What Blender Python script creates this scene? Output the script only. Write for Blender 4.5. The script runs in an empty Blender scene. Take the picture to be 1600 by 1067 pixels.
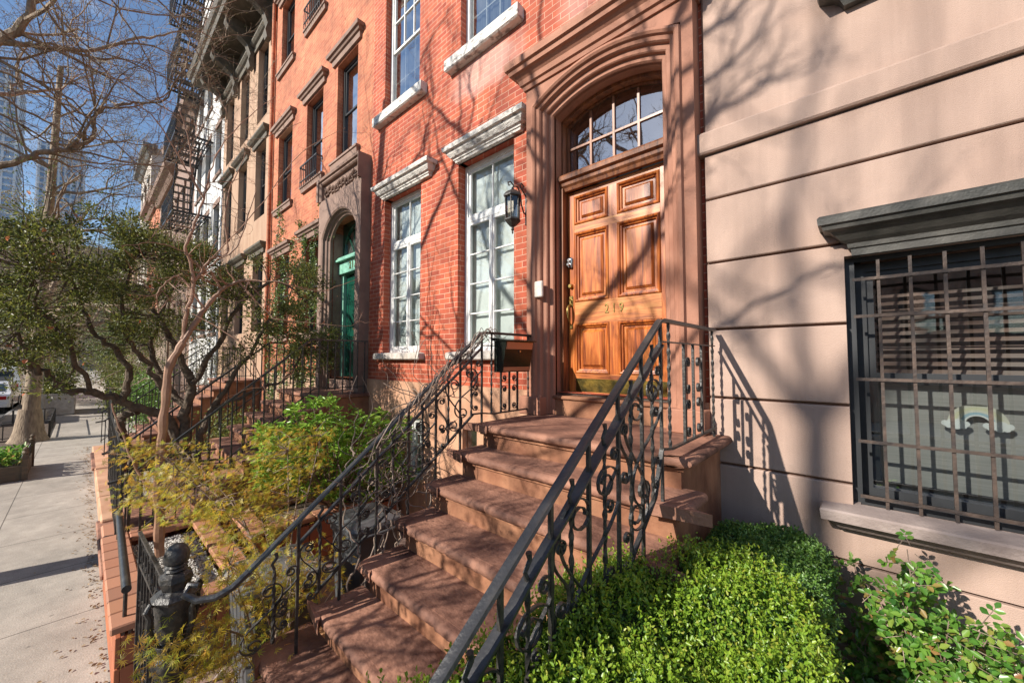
import bpy, math, random
import numpy as np
from mathutils import Vector, Matrix

# ---------------------------------------------------------------- camera, world, sun, exposure
S = bpy.context.scene
CAM = np.array([0.0, -3.2, 2.45])
YAW = math.atan(670/605.); PITCH = math.atan(26.5/605)
FW = np.array([-math.cos(YAW)*math.cos(PITCH), math.sin(YAW)*math.cos(PITCH), math.sin(PITCH)])
RT = np.cross(FW, [0, 0, 1.]); RT /= np.linalg.norm(RT); UP = np.cross(RT, FW)
cd = bpy.data.cameras.new('camera'); cam = bpy.data.objects.new('camera', cd); S.collection.objects.link(cam)
cd.sensor_width = 36; cd.lens = 605/1600*36; cd.clip_start = 0.05; cd.clip_end = 2000
cam.matrix_world = Matrix(((RT[0], UP[0], -FW[0], CAM[0]), (RT[1], UP[1], -FW[1], CAM[1]), (RT[2], UP[2], -FW[2], CAM[2]), (0, 0, 0, 1)))
S.camera = cam
S.view_settings.view_transform = 'Standard'; S.view_settings.look = 'None'; S.view_settings.gamma = 1
S.view_settings.exposure = 0.68
SUN_AZ = math.radians(16.5); SUN_EL = math.radians(30.5)
w = bpy.data.worlds.new('World'); S.world = w; w.use_nodes = True
nt = w.node_tree; nt.nodes.clear()
o_ = nt.nodes.new('ShaderNodeOutputWorld'); bg = nt.nodes.new('ShaderNodeBackground'); sky = nt.nodes.new('ShaderNodeTexSky')
sky.sky_type = 'NISHITA'; sky.sun_disc = False; sky.sun_elevation = SUN_EL; sky.sun_rotation = math.radians(180) + SUN_AZ
sky.air_density = 1.0; sky.dust_density = 0.3; sky.ozone_density = 3.0
tc = nt.nodes.new('ShaderNodeTexCoord'); mp = nt.nodes.new('ShaderNodeMapping'); mp.inputs['Scale'].default_value = (1.2, 1.2, 3.2)
mp.inputs['Location'].default_value = (0.35, 0.2, 0.1)
nz = nt.nodes.new('ShaderNodeTexNoise'); nz.inputs['Scale'].default_value = 2.0; nz.inputs['Detail'].default_value = 7; nz.inputs['Roughness'].default_value = 0.55
cr = nt.nodes.new('ShaderNodeValToRGB'); cr.color_ramp.elements[0].position = 0.54; cr.color_ramp.elements[1].position = 0.78
mx = nt.nodes.new('ShaderNodeMix'); mx.data_type = 'RGBA'; mx.inputs['B'].default_value = (8.0, 8.3, 8.8, 1)
nt.links.new(tc.outputs['Generated'], mp.inputs['Vector']); nt.links.new(mp.outputs[0], nz.inputs['Vector'])
nt.links.new(nz.outputs['Fac'], cr.inputs['Fac']); nt.links.new(cr.outputs['Color'], mx.inputs['Factor'])
nt.links.new(sky.outputs[0], mx.inputs['A']); nt.links.new(mx.outputs['Result'], bg.inputs['Color'])
bg.inputs['Strength'].default_value = 0.10
nt.links.new(bg.outputs[0], o_.inputs['Surface'])
sl = bpy.data.lights.new('sun', 'SUN'); sl.energy = 5.0; sl.angle = math.radians(0.5); sl.color = (1.0, 0.93, 0.83)
sun = bpy.data.objects.new('sun', sl); S.collection.objects.link(sun)
sd = Vector((math.sin(SUN_AZ)*math.cos(SUN_EL), math.cos(SUN_AZ)*math.cos(SUN_EL), -math.sin(SUN_EL)))
sun.rotation_euler = sd.to_track_quat('-Z', 'Y').to_euler(); sun.location = (-4, -20, 14)
S.cycles.max_bounces = 6; S.cycles.transparent_max_bounces = 12

# ---------------------------------------------------------------- helpers
C = S.collection
ORI = {}
def at(u, v, ax, val):
    """real point on a known plane (x, y or z = val) seen at photo position u, v"""
    d = FW + RT*(u-800)/605. + UP*(533.5-v)/605.
    i = 'xyz'.index(ax); t = (val-CAM[i])/d[i]
    return CAM + t*d
def thing(name, label, cat, loc=(0, 0, 0), group=None):
    o = bpy.data.objects.new(name, None); C.objects.link(o); o.location = loc; o.empty_display_size = 0.1
    ORI[o.name] = np.array(loc, float); o['label'] = label; o['category'] = cat
    if group: o['group'] = group
    return o
def tag(o, label, cat, group=None):
    o['label'] = label; o['category'] = cat
    if group: o['group'] = group
    return o
def kind(o, k): o['kind'] = k; return o
def dup(root, delta, label=None, newloc=None):
    r = root.copy(); C.objects.link(r)
    r.location = newloc if newloc is not None else (root.location[0]+delta[0], root.location[1]+delta[1], root.location[2]+delta[2])
    if label: r['label'] = label
    for ch in list(root.children):
        c = ch.copy(); C.objects.link(c); c.parent = r
        for g in list(ch.children):
            d = g.copy(); C.objects.link(d); d.parent = c
    return r
def nrm(v): v = np.asarray(v, float); n = np.linalg.norm(v); return v/n if n > 1e-9 else v
class MB:
    def __init__(s): s.v = []; s.f = []; s.n = 0
    def add(s, vs, fs):
        s.v.extend([tuple(map(float, p)) for p in vs]); s.f.extend([tuple(i+s.n for i in f) for f in fs]); s.n += len(vs); return s
    def box(s, x0, x1, y0, y1, z0, z1, bev=0):
        if bev <= 0:
            return s.add([(x, y, z) for x in (x0, x1) for y in (y0, y1) for z in (z0, z1)],
                         [(0, 1, 3, 2), (4, 6, 7, 5), (0, 4, 5, 1), (2, 3, 7, 6), (0, 2, 6, 4), (1, 5, 7, 3)])
        b = bev; vs = []; fs = []
        lo = (x0, y0, z0); hi = (x1, y1, z1); idx = {}
        for sx in (0, 1):
            for sy in (0, 1):
                for sz in (0, 1):
                    for ax in range(3):
                        p = [hi[k] if q else lo[k] for k, q in enumerate((sx, sy, sz))]
                        for k, q in enumerate((sx, sy, sz)):
                            if k != ax: p[k] += -b if q else b
                        idx[(sx, sy, sz, ax)] = len(vs); vs.append(p)
        def I(c, ax): return idx[(*c, ax)]
        for ax in range(3):
            o1, o2 = [k for k in range(3) if k != ax]
            for sg in (0, 1):
                q = []
                for a, c in ((0, 0), (1, 0), (1, 1), (0, 1)):
                    t = [0, 0, 0]; t[ax] = sg; t[o1] = a; t[o2] = c; q.append(I(tuple(t), ax))
                fs.append(tuple(q))
            for a in (0, 1):
                for c in (0, 1):
                    t0 = [0, 0, 0]; t0[o1] = a; t0[o2] = c; t1 = list(t0); t1[ax] = 1
                    fs.append((I(tuple(t0), o1), I(tuple(t1), o1), I(tuple(t1), o2), I(tuple(t0), o2)))
        for sx in (0, 1):
            for sy in (0, 1):
                for sz in (0, 1): fs.append(tuple(I((sx, sy, sz), a) for a in range(3)))
        return s.add(vs, fs)
    def quad(s, a, b, c, d): return s.add([a, b, c, d], [(0, 1, 2, 3)])
    def prism(s, poly, axis, a0, a1):
        n = len(poly)
        def P(p, a):
            if axis == 'x': return (a, p[0], p[1])
            if axis == 'y': return (p[0], a, p[1])
            return (p[0], p[1], a)
        vs = [P(p, a0) for p in poly] + [P(p, a1) for p in poly]
        fs = [(i, (i+1) % n, (i+1) % n+n, i+n) for i in range(n)] + [tuple(range(n))[::-1], tuple(range(n, 2*n))]
        return s.add(vs, fs)
    def planar(s, pts, N, prof, closed=False, caps=True):
        """sweep profile [(a along in-plane left normal, b along N)] along planar polyline, mitred"""
        pts = [np.array(p, float) for p in pts]; N = nrm(N); n = len(pts); m = len(prof); vs = []
        for i in range(n):
            if closed: d0 = nrm(pts[i]-pts[i-1]); d1 = nrm(pts[(i+1) % n]-pts[i])
            else:
                d0 = nrm(pts[i]-pts[i-1]) if i > 0 else nrm(pts[1]-pts[0])
                d1 = nrm(pts[i+1]-pts[i]) if i < n-1 else d0
            l0 = np.cross(N, d0); l1 = np.cross(N, d1); l = nrm(l0+l1); k = 1/max(0.3, l@l0)
            for a, b in prof: vs.append(pts[i]+l*a*k+N*b)
        fs = []
        for i in range(n if closed else n-1):
            j = (i+1) % n
            for q in range(m): r = (q+1) % m; fs.append((i*m+q, i*m+r, j*m+r, j*m+q))
        if caps and not closed: fs += [tuple(range(m))[::-1], tuple((n-1)*m+q for q in range(m))]
        return s.add(vs, fs)
    def tube(s, pts, rad, k=8, up=None, cap=True, twist=0):
        pts = [np.array(p, float) for p in pts]; n = len(pts)
        if not hasattr(rad, '__len__'): rad = [rad]*n
        t = [nrm(pts[min(i+1, n-1)]-pts[max(i-1, 0)]) for i in range(n)]
        a = np.array([0, 0, 1.]) if abs(t[0][2]) < .9 else np.array([1., 0, 0])
        if up is not None: a = np.array(up, float)
        u = nrm(np.cross(t[0], a)); vs = []
        for i in range(n):
            u = nrm(u-t[i]*(u@t[i])); w_ = np.cross(t[i], u)
            for q in range(k):
                an = 2*math.pi*(q+.5)/k+twist*i
                vs.append(pts[i]+(u*math.cos(an)+w_*math.sin(an))*rad[i])
        fs = [(i*k+q, i*k+(q+1) % k, (i+1)*k+(q+1) % k, (i+1)*k+q) for i in range(n-1) for q in range(k)]
        if cap: fs += [tuple(range(k))[::-1], tuple((n-1)*k+q for q in range(k))]
        return s.add(vs, fs)
    def flat(s, pts, w_, h, N):
        """flat bar: width w_ along N, thickness h in plane"""
        return s.planar(pts, N, [(-h/2, -w_/2), (h/2, -w_/2), (h/2, w_/2), (-h/2, w_/2)])
    def lathe(s, prof, cx, cy, k=20, sq=None):
        vs = []; m = len(prof)
        for r, z in prof:
            for q in range(k):
                an = 2*math.pi*(q+.5)/k
                vs.append((cx+r*math.cos(an), cy+r*math.sin(an), z))
        fs = [(i*k+q, i*k+(q+1) % k, (i+1)*k+(q+1) % k, (i+1)*k+q) for i in range(m-1) for q in range(k)]
        fs += [tuple(range(k))[::-1], tuple((m-1)*k+q for q in range(k))]
        return s.add(vs, fs)
    def build(s, name, m, parent=None, smooth=False):
        me = bpy.data.meshes.new(name); org = np.zeros(3)
        if parent is not None:
            p = parent
            while p is not None:
                if p.name in ORI: org = ORI[p.name]; break
                p = p.parent
        V = np.array(s.v, float).reshape(-1, 3)-org
        me.from_pydata(V.tolist(), [], s.f); me.update()
        me.materials.append(m)
        if smooth:
            me.polygons.foreach_set('use_smooth', [True]*len(me.polygons))
            try: me.set_sharp_from_angle(angle=math.radians(38))
            except Exception: pass
        o = bpy.data.objects.new(name, me); C.objects.link(o)
        if parent is not None: o.parent = parent
        return o
def np_mesh(name, V, F, m, parent=None, smooth=False):
    """V (n,3), F (k,4) arrays"""
    org = np.zeros(3)
    if parent is not None and parent.name in ORI: org = ORI[parent.name]
    me = bpy.data.meshes.new(name); V = V-org
    me.vertices.add(len(V)); me.vertices.foreach_set('co', V.astype(np.float32).ravel())
    me.loops.add(F.size); me.loops.foreach_set('vertex_index', F.astype(np.int32).ravel())
    me.polygons.add(len(F)); me.polygons.foreach_set('loop_start', (np.arange(len(F))*F.shape[1]).astype(np.int32))
    me.update(calc_edges=True); me.validate(); me.materials.append(m)
    if smooth: me.polygons.foreach_set('use_smooth', [True]*len(me.polygons))
    o = bpy.data.objects.new(name, me); C.objects.link(o)
    if parent is not None: o.parent = parent
    return o
def leaves_geo(P, D, L, W, rng, fold=.25, nrmbias=None, jitter=.9):
    """leaf = two quads folded along the midrib; P base points, D directions, L lengths, W widths"""
    n = len(P); D = D/np.linalg.norm(D, axis=1)[:, None]
    R = rng.normal(size=(n, 3))*jitter
    if nrmbias is not None: R = R+nrmbias
    Nn = R-D*np.sum(R*D, 1)[:, None]; Nn /= np.linalg.norm(Nn, axis=1)[:, None]
    Sd = np.cross(D, Nn)
    L = np.asarray(L).reshape(-1, 1)*np.ones((n, 1)); W = np.asarray(W).reshape(-1, 1)*np.ones((n, 1))
    tip = P+D*L-Nn*L*.12; mid = P+D*L*.5
    a = P+D*L*.42+Sd*W*.5+Nn*W*fold; b = P+D*L*.42-Sd*W*.5+Nn*W*fold
    a2 = P+D*L*.78+Sd*W*.32+Nn*W*fold*.4; b2 = P+D*L*.78-Sd*W*.32+Nn*W*fold*.4
    V = np.stack([P, a, a2, tip, b2, b], 1).reshape(-1, 3)
    base = np.arange(n)[:, None]*6
    F = np.concatenate([base+np.array([[0, 1, 2, 3]]), base+np.array([[0, 3, 4, 5]])], 0)
    return V, F
class LC:
    def __init__(s): s.V = []; s.F = []; s.n = 0
    def add(s, V, F): s.V.append(V); s.F.append(F+s.n); s.n += len(V)
    def build(s, name, m, parent=None): return np_mesh(name, np.concatenate(s.V), np.concatenate(s.F), m, parent)

# ---------------------------------------------------------------- materials
def add_streak(t, colsock, b, amt):
    # rain streaks and grime: tall thin noise times broad noise
    g = t.nodes.new('ShaderNodeNewGeometry'); m1 = t.nodes.new('ShaderNodeMapping'); m1.inputs['Scale'].default_value = (7, 7, .35); t.links.new(g.outputs['Position'], m1.inputs['Vector'])
    a = t.nodes.new('ShaderNodeTexNoise'); a.inputs['Scale'].default_value = 1; a.inputs['Detail'].default_value = 8; a.inputs['Roughness'].default_value = .6; t.links.new(m1.outputs[0], a.inputs['Vector'])
    c = t.nodes.new('ShaderNodeTexNoise'); c.inputs['Scale'].default_value = .9; c.inputs['Detail'].default_value = 7; t.links.new(g.outputs['Position'], c.inputs['Vector'])
    ad = t.nodes.new('ShaderNodeMath'); ad.operation = 'ADD'; t.links.new(a.outputs['Fac'], ad.inputs[0]); t.links.new(c.outputs['Fac'], ad.inputs[1])
    mr = t.nodes.new('ShaderNodeMapRange'); mr.inputs['From Min'].default_value = .78; mr.inputs['From Max'].default_value = 1.2; mr.inputs['To Min'].default_value = 1-amt; mr.inputs['To Max'].default_value = 1+amt*.45
    t.links.new(ad.outputs[0], mr.inputs['Value']); hs = t.nodes.new('ShaderNodeHueSaturation'); t.links.new(mr.outputs[0], hs.inputs['Value']); t.links.new(colsock, hs.inputs['Color']); t.links.new(hs.outputs['Color'], b.inputs['Base Color'])
def M(name, col=(.5, .5, .5), rough=.6, metal=0, col2=None, scale=8, bump=0, bscale=None, detail=5, spec=None, coat=0, vec='Object', stretch=None, pos=(.35, .65), streak=0):
    m = bpy.data.materials.new(name); m.use_nodes = True; t = m.node_tree; b = t.nodes['Principled BSDF']
    b.inputs['Base Color'].default_value = (*col, 1); b.inputs['Roughness'].default_value = rough; b.inputs['Metallic'].default_value = metal
    if spec is not None: b.inputs['Specular IOR Level'].default_value = spec
    if coat: b.inputs['Coat Weight'].default_value = coat; b.inputs['Coat Roughness'].default_value = .15
    g = t.nodes.new('ShaderNodeNewGeometry'); v = g.outputs['Position']
    if stretch:
        mp_ = t.nodes.new('ShaderNodeMapping'); mp_.inputs['Scale'].default_value = stretch; t.links.new(v, mp_.inputs['Vector']); v = mp_.outputs[0]
    if col2:
        n = t.nodes.new('ShaderNodeTexNoise'); n.inputs['Scale'].default_value = scale; n.inputs['Detail'].default_value = detail; t.links.new(v, n.inputs['Vector'])
        r = t.nodes.new('ShaderNodeValToRGB'); r.color_ramp.elements[0].color = (*col, 1); r.color_ramp.elements[1].color = (*col2, 1)
        r.color_ramp.elements[0].position = pos[0]; r.color_ramp.elements[1].position = pos[1]
        t.links.new(n.outputs['Fac'], r.inputs['Fac']); t.links.new(r.outputs['Color'], b.inputs['Base Color'])
        if streak: add_streak(t, r.outputs['Color'], b, streak)
    if bump:
        n2 = t.nodes.new('ShaderNodeTexNoise'); n2.inputs['Scale'].default_value = bscale or scale*4; n2.inputs['Detail'].default_value = 6; t.links.new(v, n2.inputs['Vector'])
        bp = t.nodes.new('ShaderNodeBump'); bp.inputs['Strength'].default_value = bump; bp.inputs['Distance'].default_value = .02
        t.links.new(n2.outputs['Fac'], bp.inputs['Height']); t.links.new(bp.outputs[0], b.inputs['Normal'])
    return m
def brick(name, c1, c2, mort, bump=.35, wash=None, rowh=.0677, bw=.21, msize=.009, stain=(.55, .3)):
    m = bpy.data.materials.new(name); m.use_nodes = True; t = m.node_tree; b = t.nodes['Principled BSDF']; b.inputs['Roughness'].default_value = .85
    g = t.nodes.new('ShaderNodeNewGeometry'); sp = t.nodes.new('ShaderNodeSeparateXYZ'); t.links.new(g.outputs['Position'], sp.inputs[0])
    ad = t.nodes.new('ShaderNodeMath'); t.links.new(sp.outputs[0], ad.inputs[0]); t.links.new(sp.outputs[1], ad.inputs[1])
    cb = t.nodes.new('ShaderNodeCombineXYZ'); t.links.new(ad.outputs[0], cb.inputs[0]); t.links.new(sp.outputs[2], cb.inputs[1])
    # slight waviness of the courses
    wn = t.nodes.new('ShaderNodeTexNoise'); wn.inputs['Scale'].default_value = 6; t.links.new(g.outputs['Position'], wn.inputs['Vector'])
    wa = t.nodes.new('ShaderNodeVectorMath'); wa.operation = 'MULTIPLY_ADD'; wa.inputs[1].default_value = (.012, .008, 0)
    t.links.new(wn.outputs['Color'], wa.inputs[0]); t.links.new(cb.outputs[0], wa.inputs[2])
    br = t.nodes.new('ShaderNodeTexBrick'); br.inputs['Scale'].default_value = 1; br.inputs['Brick Width'].default_value = bw; br.inputs['Row Height'].default_value = rowh
    br.inputs['Mortar Size'].default_value = msize/2; br.inputs['Mortar Smooth'].default_value = .3; br.inputs['Bias'].default_value = 0
    br.inputs['Color1'].default_value = (*c1, 1); br.inputs['Color2'].default_value = (*c2, 1); br.inputs['Mortar'].default_value = (*mort, 1)
    t.links.new(wa.outputs[0], br.inputs['Vector'])
    n = t.nodes.new('ShaderNodeTexNoise'); n.inputs['Scale'].default_value = 2.2; n.inputs['Detail'].default_value = 6; t.links.new(g.outputs['Position'], n.inputs['Vector'])
    hs = t.nodes.new('ShaderNodeHueSaturation'); mr = t.nodes.new('ShaderNodeMapRange')
    mr.inputs['From Min'].default_value = .3; mr.inputs['From Max'].default_value = .7; mr.inputs['To Min'].default_value = .66; mr.inputs['To Max'].default_value = 1.12
    t.links.new(n.outputs['Fac'], mr.inputs['Value']); t.links.new(mr.outputs[0], hs.inputs['Value']); t.links.new(br.outputs['Color'], hs.inputs['Color'])
    out = hs.outputs['Color']
    if wash:
        # pale efflorescence patches: centre (x, z), radii
        for (wx, wz, rx, rz, st) in wash:
            sx = t.nodes.new('ShaderNodeMapping'); sx.vector_type = 'POINT'; sx.inputs['Location'].default_value = (-wx/rx, -wz/rz, 0); sx.inputs['Scale'].default_value = (1/rx, 1/rz, 1)
            t.links.new(cb.outputs[0], sx.inputs['Vector'])
            ln = t.nodes.new('ShaderNodeVectorMath'); ln.operation = 'LENGTH'; t.links.new(sx.outputs[0], ln.inputs[0])
            n3 = t.nodes.new('ShaderNodeTexNoise'); n3.inputs['Scale'].default_value = 5; n3.inputs['Detail'].default_value = 8; t.links.new(g.outputs['Position'], n3.inputs['Vector'])
            sm = t.nodes.new('ShaderNodeMath'); sm.operation = 'ADD'; t.links.new(ln.outputs['Value'], sm.inputs[0]); t.links.new(n3.outputs['Fac'], sm.inputs[1])
            mr2 = t.nodes.new('ShaderNodeMapRange'); mr2.inputs['From Min'].default_value = 1.65; mr2.inputs['From Max'].default_value = 1.1; mr2.inputs['To Max'].default_value = st
            t.links.new(sm.outputs[0], mr2.inputs['Value'])
            mm = t.nodes.new('ShaderNodeMix'); mm.data_type = 'RGBA'; mm.inputs['B'].default_value = (.62, .42, .36, 1)
            t.links.new(mr2.outputs[0], mm.inputs['Factor']); t.links.new(out, mm.inputs['A']); out = mm.outputs['Result']
    t.links.new(out, b.inputs['Base Color']); add_streak(t, out, b, .2)
    n2 = t.nodes.new('ShaderNodeTexNoise'); n2.inputs['Scale'].default_value = 60; n2.inputs['Detail'].default_value = 4; t.links.new(g.outputs['Position'], n2.inputs['Vector'])
    mu = t.nodes.new('ShaderNodeMath'); mu.operation = 'MULTIPLY_ADD'; mu.inputs[1].default_value = .35; t.links.new(n2.outputs['Fac'], mu.inputs[0])
    iv = t.nodes.new('ShaderNodeMath'); iv.operation = 'SUBTRACT'; iv.inputs[0].default_value = 1; t.links.new(br.outputs['Fac'], iv.inputs[1]); t.links.new(iv.outputs[0], mu.inputs[2])
    bp = t.nodes.new('ShaderNodeBump'); bp.inputs['Strength'].default_value = bump; bp.inputs['Distance'].default_value = .01
    t.links.new(mu.outputs[0], bp.inputs['Height']); t.links.new(bp.outputs[0], b.inputs['Normal'])
    return m
def leafmat(name, cols, rough=.35, trans=.3, spec=.5):
    m = bpy.data.materials.new(name); m.use_nodes = True; t = m.node_tree; b = t.nodes['Principled BSDF']; b.inputs['Roughness'].default_value = rough
    b.inputs['Specular IOR Level'].default_value = spec
    g = t.nodes.new('ShaderNodeNewGeometry'); r = t.nodes.new('ShaderNodeValToRGB'); el = r.color_ramp.elements
    while len(el) < len(cols): el.new(.5)
    for i, c in enumerate(cols): el[i].position = i/(len(cols)-1); el[i].color = (*c, 1)
    t.links.new(g.outputs['Random Per Island'], r.inputs['Fac']); t.links.new(r.outputs['Color'], b.inputs['Base Color'])
    tr = t.nodes.new('ShaderNodeBsdfTranslucent'); hs = t.nodes.new('ShaderNodeHueSaturation'); hs.inputs['Value'].default_value = 1.7; hs.inputs['Hue'].default_value = .485
    t.links.new(r.outputs['Color'], hs.inputs['Color']); t.links.new(hs.outputs['Color'], tr.inputs['Color'])
    mxs = t.nodes.new('ShaderNodeMixShader'); mxs.inputs[0].default_value = trans
    t.links.new(b.outputs[0], mxs.inputs[1]); t.links.new(tr.outputs[0], mxs.inputs[2]); t.links.new(mxs.outputs[0], t.nodes['Material Output'].inputs['Surface'])
    return m
def glassmat(name, tint=(.9, .95, .95), boost=1.0, wob=.0):
    m = bpy.data.materials.new(name); m.use_nodes = True; t = m.node_tree; t.nodes.remove(t.nodes['Principled BSDF'])
    gl = t.nodes.new('ShaderNodeBsdfGlossy'); gl.inputs['Roughness'].default_value = .02; tr = t.nodes.new('ShaderNodeBsdfTransparent'); tr.inputs['Color'].default_value = (*tint, 1)
    fr = t.nodes.new('ShaderNodeFresnel'); fr.inputs['IOR'].default_value = 1.5
    mu = t.nodes.new('ShaderNodeMath'); mu.operation = 'MULTIPLY_ADD'; mu.inputs[1].default_value = 1.6*boost; mu.inputs[2].default_value = .05*boost; mu.use_clamp = True
    t.links.new(fr.outputs[0], mu.inputs[0]); mxs = t.nodes.new('ShaderNodeMixShader'); t.links.new(mu.outputs[0], mxs.inputs[0])
    t.links.new(tr.outputs[0], mxs.inputs[1]); t.links.new(gl.outputs[0], mxs.inputs[2]); t.links.new(mxs.outputs[0], t.nodes['Material Output'].inputs['Surface'])
    g = t.nodes.new('ShaderNodeNewGeometry'); n = t.nodes.new('ShaderNodeTexNoise'); n.inputs['Scale'].default_value = 2.5; n.inputs['Detail'].default_value = 1
    t.links.new(g.outputs['Position'], n.inputs['Vector']); bp = t.nodes.new('ShaderNodeBump'); bp.inputs['Strength'].default_value = .12; bp.inputs['Distance'].default_value = .03
    t.links.new(n.outputs['Fac'], bp.inputs['Height']); t.links.new(bp.outputs[0], gl.inputs['Normal']); t.links.new(bp.outputs[0], fr.inputs['Normal'])
    return m
def woodmat(name, c1, c2, c3, rough=.3, vert=True):
    m = bpy.data.materials.new(name); m.use_nodes = True; t = m.node_tree; b = t.nodes['Principled BSDF']; b.inputs['Roughness'].default_value = rough
    b.inputs['Coat Weight'].default_value = .15; b.inputs['Coat Roughness'].default_value = .25
    g = t.nodes.new('ShaderNodeNewGeometry'); mp_ = t.nodes.new('ShaderNodeMapping'); mp_.inputs['Scale'].default_value = (14, 14, 1.6) if vert else (1.6, 14, 14)
    t.links.new(g.outputs['Position'], mp_.inputs['Vector'])
    n = t.nodes.new('ShaderNodeTexNoise'); n.inputs['Scale'].default_value = 1.0; n.inputs['Detail'].default_value = 8; n.inputs['Distortion'].default_value = 1.2; t.links.new(mp_.outputs[0], n.inputs['Vector'])
    mp2 = t.nodes.new('ShaderNodeMapping'); mp2.inputs['Scale'].default_value = (160, 160, 5) if vert else (5, 160, 160); t.links.new(g.outputs['Position'], mp2.inputs['Vector'])
    n2 = t.nodes.new('ShaderNodeTexNoise'); n2.inputs['Scale'].default_value = 1.0; n2.inputs['Detail'].default_value = 3; t.links.new(mp2.outputs[0], n2.inputs['Vector'])
    av = t.nodes.new('ShaderNodeMix'); av.inputs['Factor'].default_value = .35; t.links.new(n.outputs['Fac'], av.inputs['A']); t.links.new(n2.outputs['Fac'], av.inputs['B'])
    r = t.nodes.new('ShaderNodeValToRGB'); el = r.color_ramp.elements; el.new(.5)
    for e, (p, c) in zip(el, ((.37, c1), (.5, c2), (.62, c3))): e.position = p; e.color = (*c, 1)
    t.links.new(av.outputs['Result'], r.inputs['Fac']); t.links.new(r.outputs['Color'], b.inputs['Base Color'])
    bp = t.nodes.new('ShaderNodeBump'); bp.inputs['Strength'].default_value = .12; bp.inputs['Distance'].default_value = .005; t.links.new(n2.outputs['Fac'], bp.inputs['Height']); t.links.new(bp.outputs[0], b.inputs['Normal'])
    return m
m_brick = brick('red brick', (.53, .118, .052), (.37, .068, .034), (.60, .34, .23), wash=[(-3.35, 6.02, .62, .3, .5), (-1.95, 6.1, .3, .3, .35)])
m_brick2 = brick('orange painted brick', (.54, .185, .09), (.41, .12, .06), (.60, .31, .18), bump=.6, msize=.007)
m_brickw = brick('white painted brick', (.72, .71, .69), (.66, .65, .63), (.6, .6, .58), bump=.4)
m_brickt = brick('tan brick', (.36, .26, .19), (.3, .2, .15), (.35, .3, .25))
m_pave = brick('brick paving', (.26, .17, .14), (.2, .13, .11), (.5, .46, .42), rowh=.105, bw=.21, msize=.012)
m_base = M('painted stucco base', (.47, .24, .14), .85, col2=(.55, .32, .2), scale=2.5, bump=.2, bscale=40, streak=.2)
m_surr = M('brownstone surround', (.295, .125, .075), .8, col2=(.37, .175, .112), scale=3, bump=.15, bscale=60, streak=.16)
m_stone = M('worn brownstone steps', (.10, .042, .028), .8, col2=(.32, .155, .10), scale=3.2, bump=.6, bscale=26, detail=13, pos=(.36, .6))
m_stonef = M('brownstone risers', (.18, .07, .035), .85, col2=(.36, .17, .09), scale=4, bump=.3, bscale=30, detail=10, streak=.25)
m_stucco = M('pink brown stucco', (.355, .245, .195), .9, col2=(.44, .315, .255), scale=1.3, bump=.35, bscale=240, detail=9, streak=.17)
m_stuccod = M('stucco groove', (.17, .09, .06), .9)
m_trim = M('dark painted stone trim', (.032, .032, .028), .5, col2=(.085, .08, .07), scale=6, bump=.15, bscale=90)
m_sill = M('weathered stone sill', (.2, .155, .14), .85, col2=(.3, .24, .215), scale=6, bump=.3, bscale=60)
m_white = M('white window paint', (.78, .78, .75), .45, col2=(.66, .66, .63), scale=9)
m_peel = M('peeling white paint', (.64, .61, .56), .75, col2=(.27, .25, .23), scale=13, bump=.5, bscale=40, detail=10, pos=(.55, .64), stretch=(1, 1, 2.2))
m_concs = M('grey stone sill', (.55, .5, .45), .85, col2=(.4, .35, .3), scale=10, bump=.3, bscale=50)
m_black = M('black window paint', (.025, .027, .03), .4)
m_brown = M('brown painted stone', (.20, .125, .095), .8, col2=(.26, .17, .13), scale=5, bump=.15, bscale=30)
m_brownst = M('tan brownstone', (.40, .27, .18), .85, col2=(.33, .2, .13), scale=2, bump=.2, bscale=25, detail=8, stretch=(2, 2, .5))
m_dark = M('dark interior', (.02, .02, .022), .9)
m_corn = M('dark olive cornice', (.075, .065, .045), .6, col2=(.12, .1, .075), scale=8)
m_curt = M('white sheer curtain', (.58, .59, .57), .9, col2=(.50, .52, .50), scale=1.5, stretch=(2, 2, .8))
m_curt2 = M('grey curtain', (.2, .22, .23), .9, col2=(.09, .1, .11), scale=4, stretch=(6, 6, .8))
m_shade = M('grey roller shade', (.36, .35, .33), .85, col2=(.44, .42, .4), scale=3, stretch=(.3, .3, 40))
m_blind = M('red brown wooden blind', (.5, .4, .36), .5, col2=(.42, .27, .22), scale=5)
m_glass = glassmat('window glass'); m_glassd = glassmat('old window glass', (.8, .85, .85), 3.0); m_glassf = glassmat('fanlight glass', (.6, .65, .68), 3.6)
m_door = woodmat('varnished oak', (.11, .018, .004), (.37, .09, .013), (.54, .175, .035), .38)
m_doorh = woodmat('varnished oak rail', (.16, .035, .008), (.45, .14, .028), (.60, .25, .07), .45, vert=False)
m_jamb = woodmat('dark door frame wood', (.08, .025, .012), (.2, .07, .025), (.3, .11, .04), .5)
m_brass = M('aged brass', (.45, .33, .12), .35, 1, col2=(.2, .15, .05), scale=16, bump=.1, pos=(.3, .7))
m_kick = M('tarnished brass plate', (.20, .135, .025), .45, .75, col2=(.04, .035, .01), scale=10, bump=.15, detail=10)
m_steel = M('satin nickel', (.5, .5, .5), .25, 1)
m_iron = M('black painted iron', (.03, .029, .028), .45, .1, col2=(.08, .07, .06), scale=30, bump=.3, bscale=60, spec=.5, pos=(.45, .75))
m_ironl = M('grey black iron with sky sheen', (.04, .04, .042), .32, .3, col2=(.10, .095, .09), scale=9, bump=.15, bscale=70, spec=.7, pos=(.5, .85))  # base colour lightened to stand in for sky reflected on the bars
m_grille = M('weathered iron grille', (.03, .022, .02), .6, .2, col2=(.09, .06, .045), scale=14, bump=.2)
m_copper = M('copper metal strip', (.46, .28, .19), .42, .6)
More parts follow.
